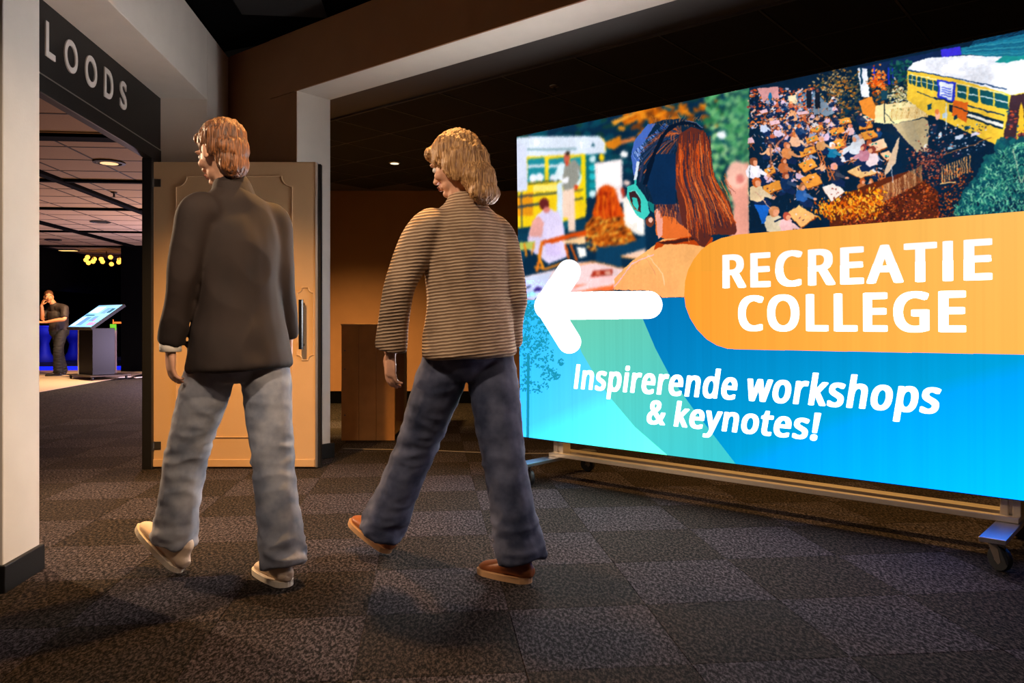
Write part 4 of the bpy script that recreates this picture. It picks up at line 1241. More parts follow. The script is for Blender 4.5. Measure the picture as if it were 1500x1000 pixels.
def print_row(body, pl, pr, rx, ry, shear=0.0, track=0, wide=1.0):
    """pl = (x, y of cap top, y of baseline) at the left end in the photograph, pr at the right end"""
    l = face_ab([(pl[0], pl[1]), (pl[0], pl[2])])
    r = face_ab([(pr[0], pr[1]), (pr[0], pr[2])])
    top, base = (l[0, 1] + r[0, 1]) / 2, (l[1, 1] + r[1, 1]) / 2
    bmp, y0, pe = row_bitmap(body, rx, ry, shear, track, wide)
    cols = np.where(bmp.any(0))[0]
    c0, c1 = cols[0], cols[-1] + 1
    capb, capt = y0 - ry * pe, y0 + (480 + ry) * pe
    tx0, tx1 = l[0, 0] / SW * TW, r[0, 0] / SW * TW
    ty0, ty1 = base / SH * TH, top / SH * TH
    sx, sy = (c1 - c0) / (tx1 - tx0), (capt - capb) / (ty1 - ty0)
    X0, X1 = int(tx0) - 2, int(min(TW, tx1 + 2))
    Y0, Y1 = int(ty0 - (ty1 - ty0) * 0.5), int(ty1 + (ty1 - ty0) * 0.2)
    acc = np.zeros((Y1 - Y0, X1 - X0), np.float32)
    for ox in (0.17, 0.5, 0.83):
        for oy in (0.17, 0.5, 0.83):
            ix = (c0 + (np.arange(X0, X1) + ox - tx0) * sx).astype(int)
            iy = (capb + (np.arange(Y0, Y1) + oy - ty0) * sy).astype(int)
            okx, oky = (ix >= 0) & (ix < bmp.shape[1]), (iy >= 0) & (iy < bmp.shape[0])
            v = bmp[np.clip(iy, 0, bmp.shape[0] - 1)][:, np.clip(ix, 0, bmp.shape[1] - 1)]
            acc += v * okx[None, :] * oky[:, None]
    acc = (acc / 9)[..., None]
    sub = TEX[Y0:Y1, X0:X1]
    TEX[Y0:Y1, X0:X1] = sub * (1 - acc) + 255.0 * acc


print_row('RECREATIE', (1058, 373.5, 422.5), (1453.5, 348, 409.5), 36, 17, track=60, wide=1.1)
print_row('COLLEGE', (1081, 433, 485), (1415, 425.5, 486), 36, 17, track=60, wide=1.1)
print_row('Inspirerende workshops', (840, 536, 572.5), (1379, 552, 602), 31, 15, 0.20, 42)
print_row('& keynotes!', (947, 586, 624.5), (1203, 604, 641), 31, 15, 0.20, 42)

# conversion to linear light; whites and strong lower colours boosted to light the room
TEXL = np.clip(TEX / 255.0, 0, 1)
TEXL = np.where(TEXL <= 0.04045, TEXL / 12.92, ((TEXL + 0.055) / 1.055) ** 2.4).astype(np.float32)
mnc = TEXL.min(axis=2)
def erode(a, k):
    for ax in (0, 1):
        o_ = a.copy()
        for d_ in range(1, k + 1):
            o_ = np.minimum(o_, np.minimum(np.roll(a, d_, ax), np.roll(a, -d_, ax)))
        a = o_
    return a
wb_ = erode(np.clip((mnc - 0.80) / 0.2, 0, 1), 7)
cb_ = np.clip((TEXL - 0.72) / 0.25, 0, 1)
TEXL = TEXL * (1.0 + 55.0 * wb_[..., None]) * (1.0 + 2.4 * cb_ * (1 - wb_[..., None]) * (np.arange(TH) < TH * 0.52)[:, None, None])
rng = np.random.default_rng(3)
wv = 1 + 0.025 * (np.sin(np.arange(TW) / TW * 2 * np.pi * 26)[None, :, None] * 0.5 + rng.normal(0, 1, (1, TW // 8 + 1, 1)).repeat(8, 1)[:, :TW] * 0.5)
TEXL = TEXL * wv
img = bpy.data.images.new('lightbox_print', TW, TH, alpha=False, float_buffer=True)
img.colorspace_settings.name = 'Linear Rec.709'
buf = np.ones((TH, TW, 4), np.float32)
buf[..., :3] = TEXL
img.pixels.foreach_set(buf.ravel())
img.update()
m = bpy.data.materials.new('lit_print')
m.use_nodes = True
nt = m.node_tree
nt.nodes.remove(nt.nodes['Principled BSDF'])
em = nt.nodes.new('ShaderNodeEmission')
em.inputs['Strength'].default_value = 1.05
tx = nt.nodes.new('ShaderNodeTexImage')
tx.image = img
tx.extension = 'EXTEND'
nt.links.new(tx.outputs['Color'], em.inputs['Color'])
nt.links.new(em.outputs[0], nt.nodes['Material Output'].inputs['Surface'])
M_print = m
m = bpy.data.materials.new('lit_white_letters')
m.use_nodes = True
nt = m.node_tree
nt.nodes.remove(nt.nodes['Principled BSDF'])
em = nt.nodes.new('ShaderNodeEmission')
em.inputs['Color'].default_value = (1, 0.97, 0.98, 1)
em.inputs['Strength'].default_value = 3.2
nt.links.new(em.outputs[0], nt.nodes['Material Output'].inputs['Surface'])
M_lit = m

box = empty('lightbox', None, 'large backlit sign on wheels with photographs, white arrow and orange RECREATIE COLLEGE panel', 'sign', M=Matrix.Translation((0, 0, 0)))
pf = mesh_obj('printed_face', [SM @ Vector(p) for p in ((0, 0, 0), (SW, 0, 0), (SW, SH, 0), (0, SH, 0))], [(0, 1, 2, 3)], M_print, box)
uv = pf.data.uv_layers.new(name='UVMap')
for lp in pf.data.loops:
    co = pf.data.vertices[lp.vertex_index].co
    q = SM.inverted() @ co
    uv.data[lp.index].uv = (q.x / SW, q.y / SH)
if pf.data.polygons[0].normal.dot(NO) < 0:
    pf.data.flip_normals()
tag(pf, 'backlit print with classroom and crowd photographs over blue and orange fields')
hb_ = MB()
hb_.box((-0.006, -0.006, -0.05), (SW + 0.006, SH + 0.006, -0.003), SM)
hb_.build('housing', mat('housing_grey', (60, 62, 66), 0.5, 0.3), box, bevel=0.004)
TM = SM @ Matrix.Translation((0, 0, 0.0025))
# frame: posts, rails, feet, casters (all in an upright frame)
FM = Matrix(((E.x, -NO.x, 0, S0.x), (E.y, -NO.y, 0, S0.y), (0, 0, 1, 0), (0, 0, 0, 1)))    # (along, behind, up)
M_rail = mat('rail_aluminium', (232, 222, 205), 0.42, 0.75)
M_rub = mat('caster_rubber', (28, 32, 36), 0.5)
M_fork = mat('caster_steel', (120, 112, 104), 0.4, 0.8)
def tprofile(mb, lo, hi, M, axis):
    mb.box(lo, hi, M)
for a in (0.28, 2.82):
    p = MB()
    p.box((a - 0.04, 0.055, 0.150), (a - 0.008, 0.135, 2.2), FM)
    p.box((a + 0.008, 0.055, 0.150), (a + 0.04, 0.135, 2.2), FM)
    p.box((a - 0.01, 0.07, 0.150), (a + 0.01, 0.12, 2.2), FM)
    p.build('post', M_rail, box, bevel=0.002, segs=1)
    fb = MB().box((a - 0.048, -0.33, 0.128), (a + 0.048, 0.42, 0.148), FM).build('foot_plate', M_alu, box, bevel=0.002)
    for b in (-0.27, 0.36):
        cm = FM @ Matrix.Translation((a, b, 0)) @ Matrix.Rotation(math.radians(-28 if b < 0 else 10), 4, 'Z')
        w = MB().lathe([(0.030, -0.014), (0.047, -0.014), (0.051, -0.008), (0.052, 0), (0.051, 0.008), (0.047, 0.014), (0.030, 0.014)], (0, 0.028, 0.052), 26, 'Y', cm)
        c = w.build('caster', M_rub, box, smooth=False)
        k = MB()
        for sx in (-1, 1):
            k.prism([(-0.022, 0.126), (0.022, 0.126), (0.040, 0.052), (0.028, 0.040), (0.016, 0.052)], 0, 0.003,
                    cm @ Matrix(((1, 0, 0, 0), (0, 0, 1, 0.028 * 0 + sx * 0.021), (0, 1, 0, 0), (0, 0, 0, 1))))
        k.box((-0.03, -0.03, 0.122), (0.03, 0.03, 0.128), cm)
        k.lathe([(0.018, 0.112), (0.024, 0.118), (0.024, 0.123)], (0, 0, 0), 16, 'Z', cm)
        k.cyl(cm @ Vector((0, -0.0, 0.052)), cm @ Vector((0, 0.056, 0.052)), 0.006, 10)
        k.lathe([(0.029, -0.010), (0.029, 0.010)], (0, 0.028, 0.052), 20, 'Y', cm)
        k.build('fork', M_fork, c)
for b0, b1 in ((0.004, 0.056), (0.140, 0.215)):
    MB().box((0.24, b0, 0.149), (2.86, b1, 0.172), FM).build('long_rail', M_rail, box, bevel=0.002, segs=1)
MB().box((0.24, 0.14, 1.2), (2.86, 0.175, 1.24), FM).build('long_rail', M_rail, box, bevel=0.002, segs=1)

# ------------------------------------------------------------------ figures
def catmull(P, n):
    P = [Vector(p) for p in P]
    if len(P) == 2:
        return [P[0].lerp(P[1], k / n) for k in range(n + 1)]
    out = []
    Q = [P[0] * 2 - P[1]] + P + [P[-1] * 2 - P[-2]]
    for i in range(1, len(Q) - 2):
        for k in range(n):
            t = k / n
            a, b, c, d = Q[i - 1], Q[i], Q[i + 1], Q[i + 2]
            out.append(0.5 * ((2 * b) + (c - a) * t + (2 * a - 5 * b + 4 * c - d) * t * t + (3 * b - 3 * c + d - a) * t ** 3))
    out.append(P[-1])
    return out


def tube(mb, pts, radii, side=None, n=4, seg=14, flat=False):
    """closed tube through pts; radii entries r or (r_side, r_other); side = direction of the first radius"""
    rr = [Vector((r, r, 0)) if not isinstance(r, tuple) else Vector((r[0], r[1], 0)) for r in radii]
    C = catmull(pts, n)
    RR = catmull(rr, n)
    vs, fs = [], []
    m_ = len(C)
    rings = []
    prev = None
    for i in range(m_):
        t = (C[min(i + 1, m_ - 1)] - C[max(i - 1, 0)]).normalized()
        s = Vector(side) if side is not None else (prev if prev is not None else t.orthogonal())
        s = (s - t * s.dot(t))
        s = s.normalized() if s.length > 1e-5 else t.orthogonal().normalized()
        prev = s
        rings.append((C[i], t, s, t.cross(s), max(RR[i].x, 1e-4), max(RR[i].y, 1e-4)))
    def ring(c, s, w, a, b):
        return [c + s * (math.cos(2 * math.pi * k / seg) * a) + w * (math.sin(2 * math.pi * k / seg) * b) for k in range(seg)]
    c, t, s, w, a, b = rings[0]
    e = min(a, b)
    vs += ring(c - t * e * 0.7, s, w, a * 0.6, b * 0.6)
    for c, t, s, w, a, b in rings:
        vs += ring(c, s, w, a, b)
    c, t, s, w, a, b = rings[-1]
    e = min(a, b)
    vs += ring(c + t * e * (0.02 if flat else 0.7), s, w, a * (0.96 if flat else 0.6), b * (0.96 if flat else 0.6))
    nr = m_ + 2
    for j in range(nr - 1):
        for k in range(seg):
            fs.append((j * seg + k, j * seg + (k + 1) % seg, (j + 1) * seg + (k + 1) % seg, (j + 1) * seg + k))
    fs.append(tuple(range(seg))[::-1])
    fs.append(tuple(range((nr - 1) * seg, nr * seg)))
    mb.add(vs, fs)


def ball(mb, c, r, R3=None, seg=14, rings=9):
    """ellipsoid; r = (rx, ry, rz) along the columns of R3"""
    r = (r, r, r) if not isinstance(r, tuple) else r
    R3 = R3 or Matrix.Identity(3)
    vs, fs = [], []
    for j in range(1, rings):
        ph = math.pi * j / rings
        for k in range(seg):
            th = 2 * math.pi * k / seg
            vs.append(Vector(c) + R3 @ Vector((r[0] * math.sin(ph) * math.cos(th), r[1] * math.sin(ph) * math.sin(th), r[2] * math.cos(ph))))
    vs.append(Vector(c) + R3 @ Vector((0, 0, r[2])))
    vs.append(Vector(c) - R3 @ Vector((0, 0, r[2])))
    top, bot = len(vs) - 2, len(vs) - 1
    for j in range(rings - 2):
        for k in range(seg):
            fs.append((j * seg + k, (j + 1) * seg + k, (j + 1) * seg + (k + 1) % seg, j * seg + (k + 1) % seg))
    for k in range(seg):
        fs.append((top, k, (k + 1) % seg))
        fs.append((bot, (rings - 2) * seg + (k + 1) % seg, (rings - 2) * seg + k))
    mb.add(vs, fs)


def fuse(name, mb, m, parent, voxel=0.008, smooth=3, disp=None, subs=None):
    """one continuous surface grown over the overlapping shapes collected in mb"""
    me = bpy.data.meshes.new(name)
    me.from_pydata([tuple(v) for v in mb.v], [], mb.f)
    me.update()
    bm = bmesh.new()
    bm.from_mesh(me)
    bmesh.ops.recalc_face_normals(bm, faces=bm.faces)
    bm.to_mesh(me)
    bm.free()
    o = bpy.data.objects.new(name, me)
    COL.objects.link(o)
    r = o.modifiers.new('r', 'REMESH')
    r.mode = 'VOXEL'
    r.voxel_size = voxel
    s = o.modifiers.new('s', 'SMOOTH')
    s.factor = 0.5
    s.iterations = smooth
    me2 = bpy.data.meshes.new_from_object(o.evaluated_get(bpy.context.evaluated_depsgraph_get()))
    bpy.data.objects.remove(o)
    if disp:
        n = len(me2.vertices)
        nor = [v.normal.copy() for v in me2.vertices]
        for i, v in enumerate(me2.vertices):
            v.co = v.co + nor[i] * disp(v.co, nor[i])
    me2.name = name
    me2.materials.clear()
    me2.materials.append(m)
    me2.polygons.foreach_set('use_smooth', [True] * len(me2.polygons))
    o = bpy.data.objects.new(name, me2)
    COL.objects.link(o)
    o.parent = parent
    if parent is not None:
        o.matrix_parent_inverse = parent.matrix_world.inverted()
    return o


def put(mb, name, m, parent, smooth=True, bevel=0.0):
    o = mb.build(name, m, None, smooth=smooth, bevel=bevel)
    o.parent = parent
    o.matrix_parent_inverse = parent.matrix_world.inverted()
    return o


def V(*a):
    return Vector(a)


def hand(mb, wrist, d, nrm, thumb, curl=22, s=1.0):
    """d: direction of the fingers, nrm: palm normal, thumb: side direction of the thumb"""
    d = d.normalized()
    nrm = (nrm - d * nrm.dot(d)).normalized()
    sd = d.cross(nrm).normalized()
    if sd.dot(thumb) < 0:
        sd = -sd
    tube(mb, [wrist - d * 0.03 * s, wrist + d * 0.02 * s, wrist + d * 0.055 * s, wrist + d * 0.090 * s], [(0.027 * s, 0.020 * s), (0.031 * s, 0.018 * s), (0.040 * s, 0.016 * s), (0.039 * s, 0.013 * s)], sd, 3, 12)
    for off, ln, cu in ((0.029, 0.071, 0.8), (0.0098, 0.080, 0.95), (-0.0098, 0.075, 1.1), (-0.029, 0.060, 1.3)):
        p = wrist + d * 0.082 * s + sd * off * s
        q = (d + sd * off * 1.6).normalized()
        P = [p]
        for k, fr_ in enumerate((0.45, 0.32, 0.25)):
            a = math.radians(curl * cu * (k + 0.6))
            v = q * math.cos(a) + nrm * math.sin(a)
            P.append(P[-1] + v * ln * fr_ * s)
        tube(mb, P, [0.0095 * s, 0.0088 * s, 0.0080 * s, 0.0068 * s], sd, 3, 8)
    p = wrist + d * 0.022 * s + sd * 0.024 * s
    P = [p, p + (d * 0.6 + sd * 0.75 + nrm * 0.25).normalized() * 0.036 * s]
    P.append(P[-1] + (d * 0.85 + sd * 0.4 + nrm * 0.4).normalized() * 0.030 * s)
    P.append(P[-1] + (d * 0.95 + sd * 0.1 + nrm * 0.5).normalized() * 0.024 * s)
    tube(mb, P, [0.014 * s, 0.0115 * s, 0.0100 * s, 0.0078 * s], nrm, 3, 8)


def frame3(f, u=V(0, 0, 1)):
    f = f.normalized()
    r = f.cross(u).normalized()
    u = r.cross(f).normalized()
    return Matrix((r, f, u)).transposed()      # columns: right, forward, up


def head(mb, c, R, s=1.0):
    """skull, jaw, nose, ears; c centre of the head, R columns right, forward, up"""
    L = lambda x, y, z: c + R @ (V(x, y, z) * s)
    ball(mb, L(0, -0.012, 0.035), (0.074 * s, 0.094 * s, 0.082 * s), R, 20, 14)
    ball(mb, L(0, 0.026, -0.005), (0.060 * s, 0.066 * s, 0.078 * s), R, 18, 12)
    ball(mb, L(0, 0.036, -0.062), (0.044 * s, 0.048 * s, 0.040 * s), R, 16, 10)
    ball(mb, L(0, 0.078, -0.092), (0.020 * s, 0.016 * s, 0.016 * s), R, 12, 8)
    tube(mb, [L(0, 0.088, 0.018), L(0, 0.099, -0.006), L(0, 0.112, -0.026)], [0.007 * s, 0.010 * s, 0.013 * s], R.col[0], 3, 10)
    for x in (-1, 1):
        ball(mb, L(0.012 * x, 0.102, -0.030), (0.009 * s, 0.010 * s, 0.008 * s), R, 8, 6)
        ball(mb, L(0.030 * x, 0.082, 0.032), (0.026 * s, 0.012 * s, 0.009 * s), R, 10, 6)
        ball(mb, L(0.038 * x, 0.066, -0.022), (0.022 * s, 0.022 * s, 0.020 * s), R, 10, 6)
        ball(mb, L(0.079 * x, -0.004, -0.006), (0.008 * s, 0.020 * s, 0.032 * s), R, 10, 8)
    ball(mb, L(0, 0.094, -0.052), (0.024 * s, 0.010 * s, 0.006 * s), R, 10, 6)
    ball(mb, L(0, 0.092, -0.064), (0.020 * s, 0.010 * s, 0.007 * s), R, 10, 6)


def face_parts(parent, c, R, s=1.0, brow=(70, 45, 30)):
    L = lambda x, y, z: c + R @ (V(x, y, z) * s)
    for x in (-1, 1):
        e = MB(); ball(e, L(0.031 * x, 0.079, 0.010), 0.0125 * s, R, 12, 8)
        eo = put(e, 'eye', mat('eye_white', (225, 220, 212), 0.3), parent)
        i = MB(); ball(i, L(0.031 * x, 0.0885, 0.010), (0.0055 * s, 0.0035 * s, 0.0055 * s), R, 10, 6)
        io = put(i, 'iris', mat('iris_brown', (60, 45, 35), 0.3), eo)
        b = MB(); tube(b, [L(0.014 * x, 0.094, 0.030), L(0.032 * x, 0.093, 0.036), L(0.050 * x, 0.080, 0.030)], [(0.003 * s, 0.003 * s), (0.004 * s, 0.004 * s), (0.002 * s, 0.002 * s)], None, 3, 6)
        put(b, 'eyebrow', mat('brow_%d' % brow[0], brow, 0.8), parent)
    l = MB()
    tube(l, [L(-0.024, 0.094, -0.057), L(-0.008, 0.104, -0.053), L(0.008, 0.104, -0.053), L(0.024, 0.094, -0.057)], [0.002 * s, 0.0045 * s, 0.0045 * s, 0.002 * s], None, 3, 8)
    tube(l, [L(-0.020, 0.094, -0.060), L(0, 0.103, -0.064), L(0.020, 0.094, -0.060)], [0.002 * s, 0.0055 * s, 0.002 * s], None, 3, 8)
    put(l, 'lips', mat('lips', (150, 85, 75), 0.5), parent)


def wrinkle(sc, amp, stretch=(1, 1, 1), seed=0.0):
    def f(co, n):
        p = V(co.x * stretch[0] + seed, co.y * stretch[1], co.z * stretch[2]) * sc
        a = noise.noise(p)
        b_ = noise.noise(p * 2.3 + V(5, 1, 2))
        return amp * ((1 - abs(a) * 2.2) * 0.7 + b_ * 0.5)
    return f


def shoe(parent, heel, toe, up, col_u, col_s, width=0.050, high=0.11, name='shoe'):
    """heel and toe are points on the sole"""
    d = (toe - heel).normalized()
    ln = (toe - heel).length
    up = (up - d * up.dot(d)).normalized()
    r = d.cross(up)
    P = lambda a, b, c_: heel + d * (a * ln) + r * b + up * c_
    mb = MB()
    tube(mb, [P(0.06, 0, 0.045), P(0.3, 0, 0.050), P(0.6, 0.004, 0.040), P(0.86, 0.006, 0.030), P(0.95, 0.004, 0.026)],
         [(0.034, 0.034), (0.036, 0.038), (0.044, 0.028), (0.040, 0.021), (0.026, 0.014)], r, 4, 16)
    tube(mb, [P(0.14, 0, 0.04), P(0.17, 0, high * 0.75), P(0.18, 0, high)], [(0.034, 0.044), (0.033, 0.043), (0.036, 0.046)], r, 3, 14)
    o = fuse(name, mb, col_u, parent, 0.006, 3)
    so = MB()
    out = []
    N = 28
    for k in range(N):
        t = 2 * math.pi * k / N
        a = 0.5 - 0.5 * math.cos(t)
        w = (0.034 + 0.014 * math.sin(math.pi * min(1, a * 0.9)) ** 1) * (1 if a < 0.8 else math.sqrt(max(0.0, 1 - ((a - 0.8) / 0.21) ** 2)) * 0.9 + 0.1)
        w *= min(1, math.sqrt(max(0, a) / 0.08)) if a < 0.08 else 1
        out.append((a * ln, (w if t < math.pi else -w)))
    n = len(out)
    vs = [P(a / ln, b, 0.0) for a, b in out] + [P(a / ln, b, 0.022) for a, b in out]
    so.add(vs, [tuple(range(n))[::-1], tuple(range(n, 2 * n))] + [(i, (i + 1) % n, n + (i + 1) % n, n + i) for i in range(n)])
    so_ = put(so, 'sole', col_s, o, smooth=False, bevel=0.0)
    la = MB()
    for k in range(4):
        a = 0.42 + 0.09 * k
        z = 0.093 - 0.010 * k
        tube(la, [P(a, -0.022, z - 0.016), P(a + 0.01, 0, z - 0.004), P(a, 0.022, z - 0.016)], [0.003] * 3, None, 3, 6)
    put(la, 'laces', col_s, o)
    return o


def skin_mat(name, c):
    m = mat(name, c, 0.5, noise_amt=0.06, noise_scale=30, bump=0.05, bump_scale=300)
    return m


def hair_mat(name, c1, c2):
    if name in MATS:
        return MATS[name]
    m = bpy.data.materials.new(name)
    m.use_nodes = True
    nt = m.node_tree
    b = nt.nodes['Principled BSDF']
    b.inputs['Roughness'].default_value = 0.42
    tc = nt.nodes.new('ShaderNodeTexCoord')
    mp = nt.nodes.new('ShaderNodeMapping')
    mp.inputs['Scale'].default_value = (160, 160, 14)
    n = nt.nodes.new('ShaderNodeTexNoise')
    n.inputs['Scale'].default_value = 1.0
    n.inputs['Detail'].default_value = 4
    nt.links.new(tc.outputs['Object'], mp.inputs[0])
    nt.links.new(mp.outputs[0], n.inputs['Vector'])
    r = nt.nodes.new('ShaderNodeValToRGB')
    r.color_ramp.elements[0].position, r.color_ramp.elements[1].position = 0.35, 0.68
    r.color_ramp.elements[0].color = (*lin(c1), 1)
    r.color_ramp.elements[1].color = (*lin(c2), 1)
    nt.links.new(n.outputs['Fac'], r.inputs['Fac'])
    nt.links.new(r.outputs['Color'], b.inputs['Base Color'])
    bp = nt.nodes.new('ShaderNodeBump')
    bp.inputs['Strength'].default_value = 0.9
    bp.inputs['Distance'].default_value = 0.01
    nt.links.new(n.outputs['Fac'], bp.inputs['Height'])
    nt.links.new(bp.outputs['Normal'], b.inputs['Normal'])
    MATS[name] = m
    return m


def denim(name, c1, c2):
    m = mat(name, c1, 0.85, bump=0.25, bump_scale=900)
    nt = m.node_tree
    b = nt.nodes['Principled BSDF']
    tc = nt.nodes.new('ShaderNodeTexCoord')
    n = nt.nodes.new('ShaderNodeTexNoise')
    n.inputs['Scale'].default_value = 9
    n.inputs['Detail'].default_value = 6
    nt.links.new(tc.outputs['Object'], n.inputs['Vector'])
    r = nt.nodes.new('ShaderNodeValToRGB')
    r.color_ramp.elements[0].position, r.color_ramp.elements[1].position = 0.35, 0.7
    r.color_ramp.elements[0].color = (*lin(c1), 1)
    r.color_ramp.elements[1].color = (*lin(c2), 1)
    nt.links.new(n.outputs['Fac'], r.inputs['Fac'])
    nt.links.new(r.outputs['Color'], b.inputs['Base Color'])
    return m


def ribbed(name, c1, c2, scale, tilt=6):
    m = mat(name, c1, 0.9)
    nt = m.node_tree
    b = nt.nodes['Principled BSDF']
    tc = nt.nodes.new('ShaderNodeTexCoord')
    mp = nt.nodes.new('ShaderNodeMapping')
    mp.inputs['Rotation'].default_value = (0, math.radians(tilt), 0)
    nt.links.new(tc.outputs['Object'], mp.inputs[0])
    w = nt.nodes.new('ShaderNodeTexWave')
    w.bands_direction = 'Z'
    w.inputs['Scale'].default_value = scale
    w.inputs['Distortion'].default_value = 1.2
    w.inputs['Detail'].default_value = 2
    nt.links.new(mp.outputs[0], w.inputs['Vector'])
    n = nt.nodes.new('ShaderNodeTexNoise')
    n.inputs['Scale'].default_value = 14
    nt.links.new(tc.outputs['Object'], n.inputs['Vector'])
    mul = nt.nodes.new('ShaderNodeMath')
    mul.operation = 'MULTIPLY'
    nt.links.new(w.outputs['Fac'], mul.inputs[0])
    nt.links.new(n.outputs['Fac'], mul.inputs[1])
    r = nt.nodes.new('ShaderNodeValToRGB')
    r.color_ramp.elements[0].position, r.color_ramp.elements[1].position = 0.1, 0.5
    r.color_ramp.elements[0].color = (*lin(c2), 1)
    r.color_ramp.elements[1].color = (*lin(c1), 1)
    nt.links.new(mul.outputs[0], r.inputs['Fac'])
    nt.links.new(r.outputs['Color'], b.inputs['Base Color'])
    bp = nt.nodes.new('ShaderNodeBump')
    bp.inputs['Strength'].default_value = 0.6
    bp.inputs['Distance'].default_value = 0.006
    nt.links.new(w.outputs['Fac'], bp.inputs['Height'])
    nt.links.new(bp.outputs['Normal'], b.inputs['Normal'])
    return m


def person(label, loc, J, fwd, look, skin, hs=1.0, voxel=0.0052):
    """J: joints in world space. The body is one fused surface from head to feet."""
    root = empty('person', loc, label, 'person')
    bpy.context.view_layer.update()
    rt = V(fwd.y, -fwd.x, 0).normalized()
    mb = MB()
    R = frame3(look)
    head(mb, J['head'], R, hs)
    tube(mb, [J['neck'], J['neck'] + (J['head'] - J['neck']) * 0.45, J['head'] + R @ V(0, -0.02, -0.03)], [0.062, 0.055, 0.052], None, 3, 12)
    ch, pe = J['chest'], J['pelvis']
    mid = ch.lerp(pe, 0.5)
    tube(mb, [J['neck'] - V(0, 0, 0.02), ch + V(0, 0, 0.06), ch, mid, pe + V(0, 0, 0.04), pe - V(0, 0, 0.05)],
         [(0.070, 0.060), (0.145, 0.090), (0.155, 0.105), (0.130, 0.092), (0.155, 0.105), (0.14, 0.10)], rt, 4, 18)
    for sd in ('L', 'R'):
        sh, el, wr = J['sh' + sd], J['el' + sd], J['wr' + sd]
        tube(mb, [J['neck'].lerp(sh, 0.3) - V(0, 0, 0.03), sh - V(0, 0, 0.01), sh.lerp(el, 0.4), el, el.lerp(wr, 0.35), wr],
             [0.042, 0.050, 0.044, 0.037, 0.038, 0.026], None, 4, 12)
        hip, kn, an = J['hip' + sd], J['kn' + sd], J['an' + sd]
        tube(mb, [hip + V(0, 0, 0.05), hip, hip.lerp(kn, 0.5), kn, kn.lerp(an, 0.35), kn.lerp(an, 0.8), an],
             [0.075, 0.082, 0.070, 0.052, 0.052, 0.036, 0.034], None, 4, 12)
        hd_, nn_, th_ = J['hand' + sd]
        hand(mb, wr, hd_, nn_, th_, J.get('curl' + sd, 24))
        if 'toe' + sd in J:
            he, to = J['heel' + sd], J['toe' + sd]
            tube(mb, [an, he.lerp(to, 0.25) + V(0, 0, 0.045), he.lerp(to, 0.6) + V(0, 0, 0.035), he.lerp(to, 0.84) + V(0, 0, 0.028)], [0.034, (0.030, 0.028), (0.034, 0.020), (0.026, 0.013)], None, 3, 10)
    body = fuse('body', mb, skin, root, voxel, 2)
    face_parts(root, J['head'], R, hs)
    return root, R, rt


def trousers(root, J, rt, m, waist_r=0.175, thigh=0.098, knee=0.082, hem=0.088, hemz=0.03, seed=0):
    mb = MB()
    pe = J['pelvis']
    tube(mb, [pe + V(0, 0, 0.12), pe + V(0, 0, 0.03), pe - V(0, 0, 0.06)], [(waist_r * 0.9, 0.115), (waist_r, 0.130), (waist_r * 0.95, 0.12)], rt, 4, 18)
    for sd in ('L', 'R'):
        hip, kn, an = J['hip' + sd], J['kn' + sd], J['an' + sd]
        end = an + (an - kn).normalized() * 0.02
        tube(mb, [hip + V(0, 0, 0.02), hip.lerp(kn, 0.35), kn, kn.lerp(an, 0.5), end], [thigh * 0.93, thigh * 0.98, knee, knee * 1.0, hem], None, 5, 18, True)
    def d(co, n):
        z = co.z
        w = 0.004 + 0.009 * math.exp(-((z - 0.12) / 0.12) ** 2) + 0.004 * math.exp(-((z - 0.48) / 0.08) ** 2)
        p = V(co.x * 9 + seed, co.y * 9, co.z * 17)
        return w * ((1 - 2.6 * abs(noise.noise(p))) * 0.8 + noise.noise(p * 2.1) * 0.4)
    return fuse('trousers', mb, m, root, 0.0085, 3, d)


# ---- first walker: dark brown jacket, faded jeans, cream trainers
skinA = skin_mat('skin_light', (214, 160, 128))
h1 = V(-0.70, 0.71, 0).normalized()
J = dict(pelvis=V(-1.085, 3.13, 0.93), chest=V(-1.095, 3.13, 1.33), neck=V(-1.105, 3.12, 1.535), head=V(-1.148, 3.10, 1.690),
         shL=V(-1.195, 2.98, 1.465), shR=V(-0.985, 3.26, 1.465), elL=V(-1.245, 2.96, 1.19), elR=V(-0.955, 3.24, 1.20),
         wrL=V(-1.305, 3.00, 0.930), wrR=V(-0.950, 3.33, 0.955),
         hipL=V(-1.165, 3.09, 0.90), hipR=V(-1.00, 3.17, 0.90), knL=V(-1.31, 3.17, 0.50), knR=V(-0.955, 3.13, 0.485),
         anL=V(-1.375, 3.20, 0.150), anR=V(-0.895, 3.075, 0.095),
         heelL=V(-1.335, 3.165, 0.012), toeL=V(-1.565, 3.29, 0.165), heelR=V(-0.865, 3.03, 0.0), toeR=V(-1.05, 3.24, 0.0))
J['handL'] = (V(-0.05, 0.12, -1), V(0.6, 0.5, 0), V(-0.7, 0.7, 0))
J['handR'] = (V(-0.05, 0.15, -1), V(-0.7, -0.5, 0), V(-0.6, 0.7, 0))
w1, R1, rt1 = person('walker in dark brown jacket, faded blue jeans and cream trainers beside the open door', (-1.1, 3.13, 0), J, h1, V(-0.82, 0.50, -0.30), skinA)
M_jean1 = denim('denim_faded', (122, 128, 142), (186, 186, 192))
trousers(w1, J, rt1, M_jean1, seed=1)
M_jack1 = mat('jacket_brown', (36, 23, 16), 0.82, noise_amt=0.25, noise_scale=7, bump=0.15, bump_scale=500)
mb = MB()
tube(mb, [V(-1.112, 3.12, 1.54), V(-1.111, 3.12, 1.495), V(-1.11, 3.13, 1.43), V(-1.10, 3.13, 1.32), V(-1.09, 3.13, 1.10), V(-1.085, 3.13, 0.94), V(-1.08, 3.13, 0.84)],
     [(0.080, 0.078), (0.138, 0.098), (0.170, 0.116), (0.175, 0.132), (0.172, 0.130), (0.196, 0.158), (0.212, 0.174)], rt1, 5, 22, True)
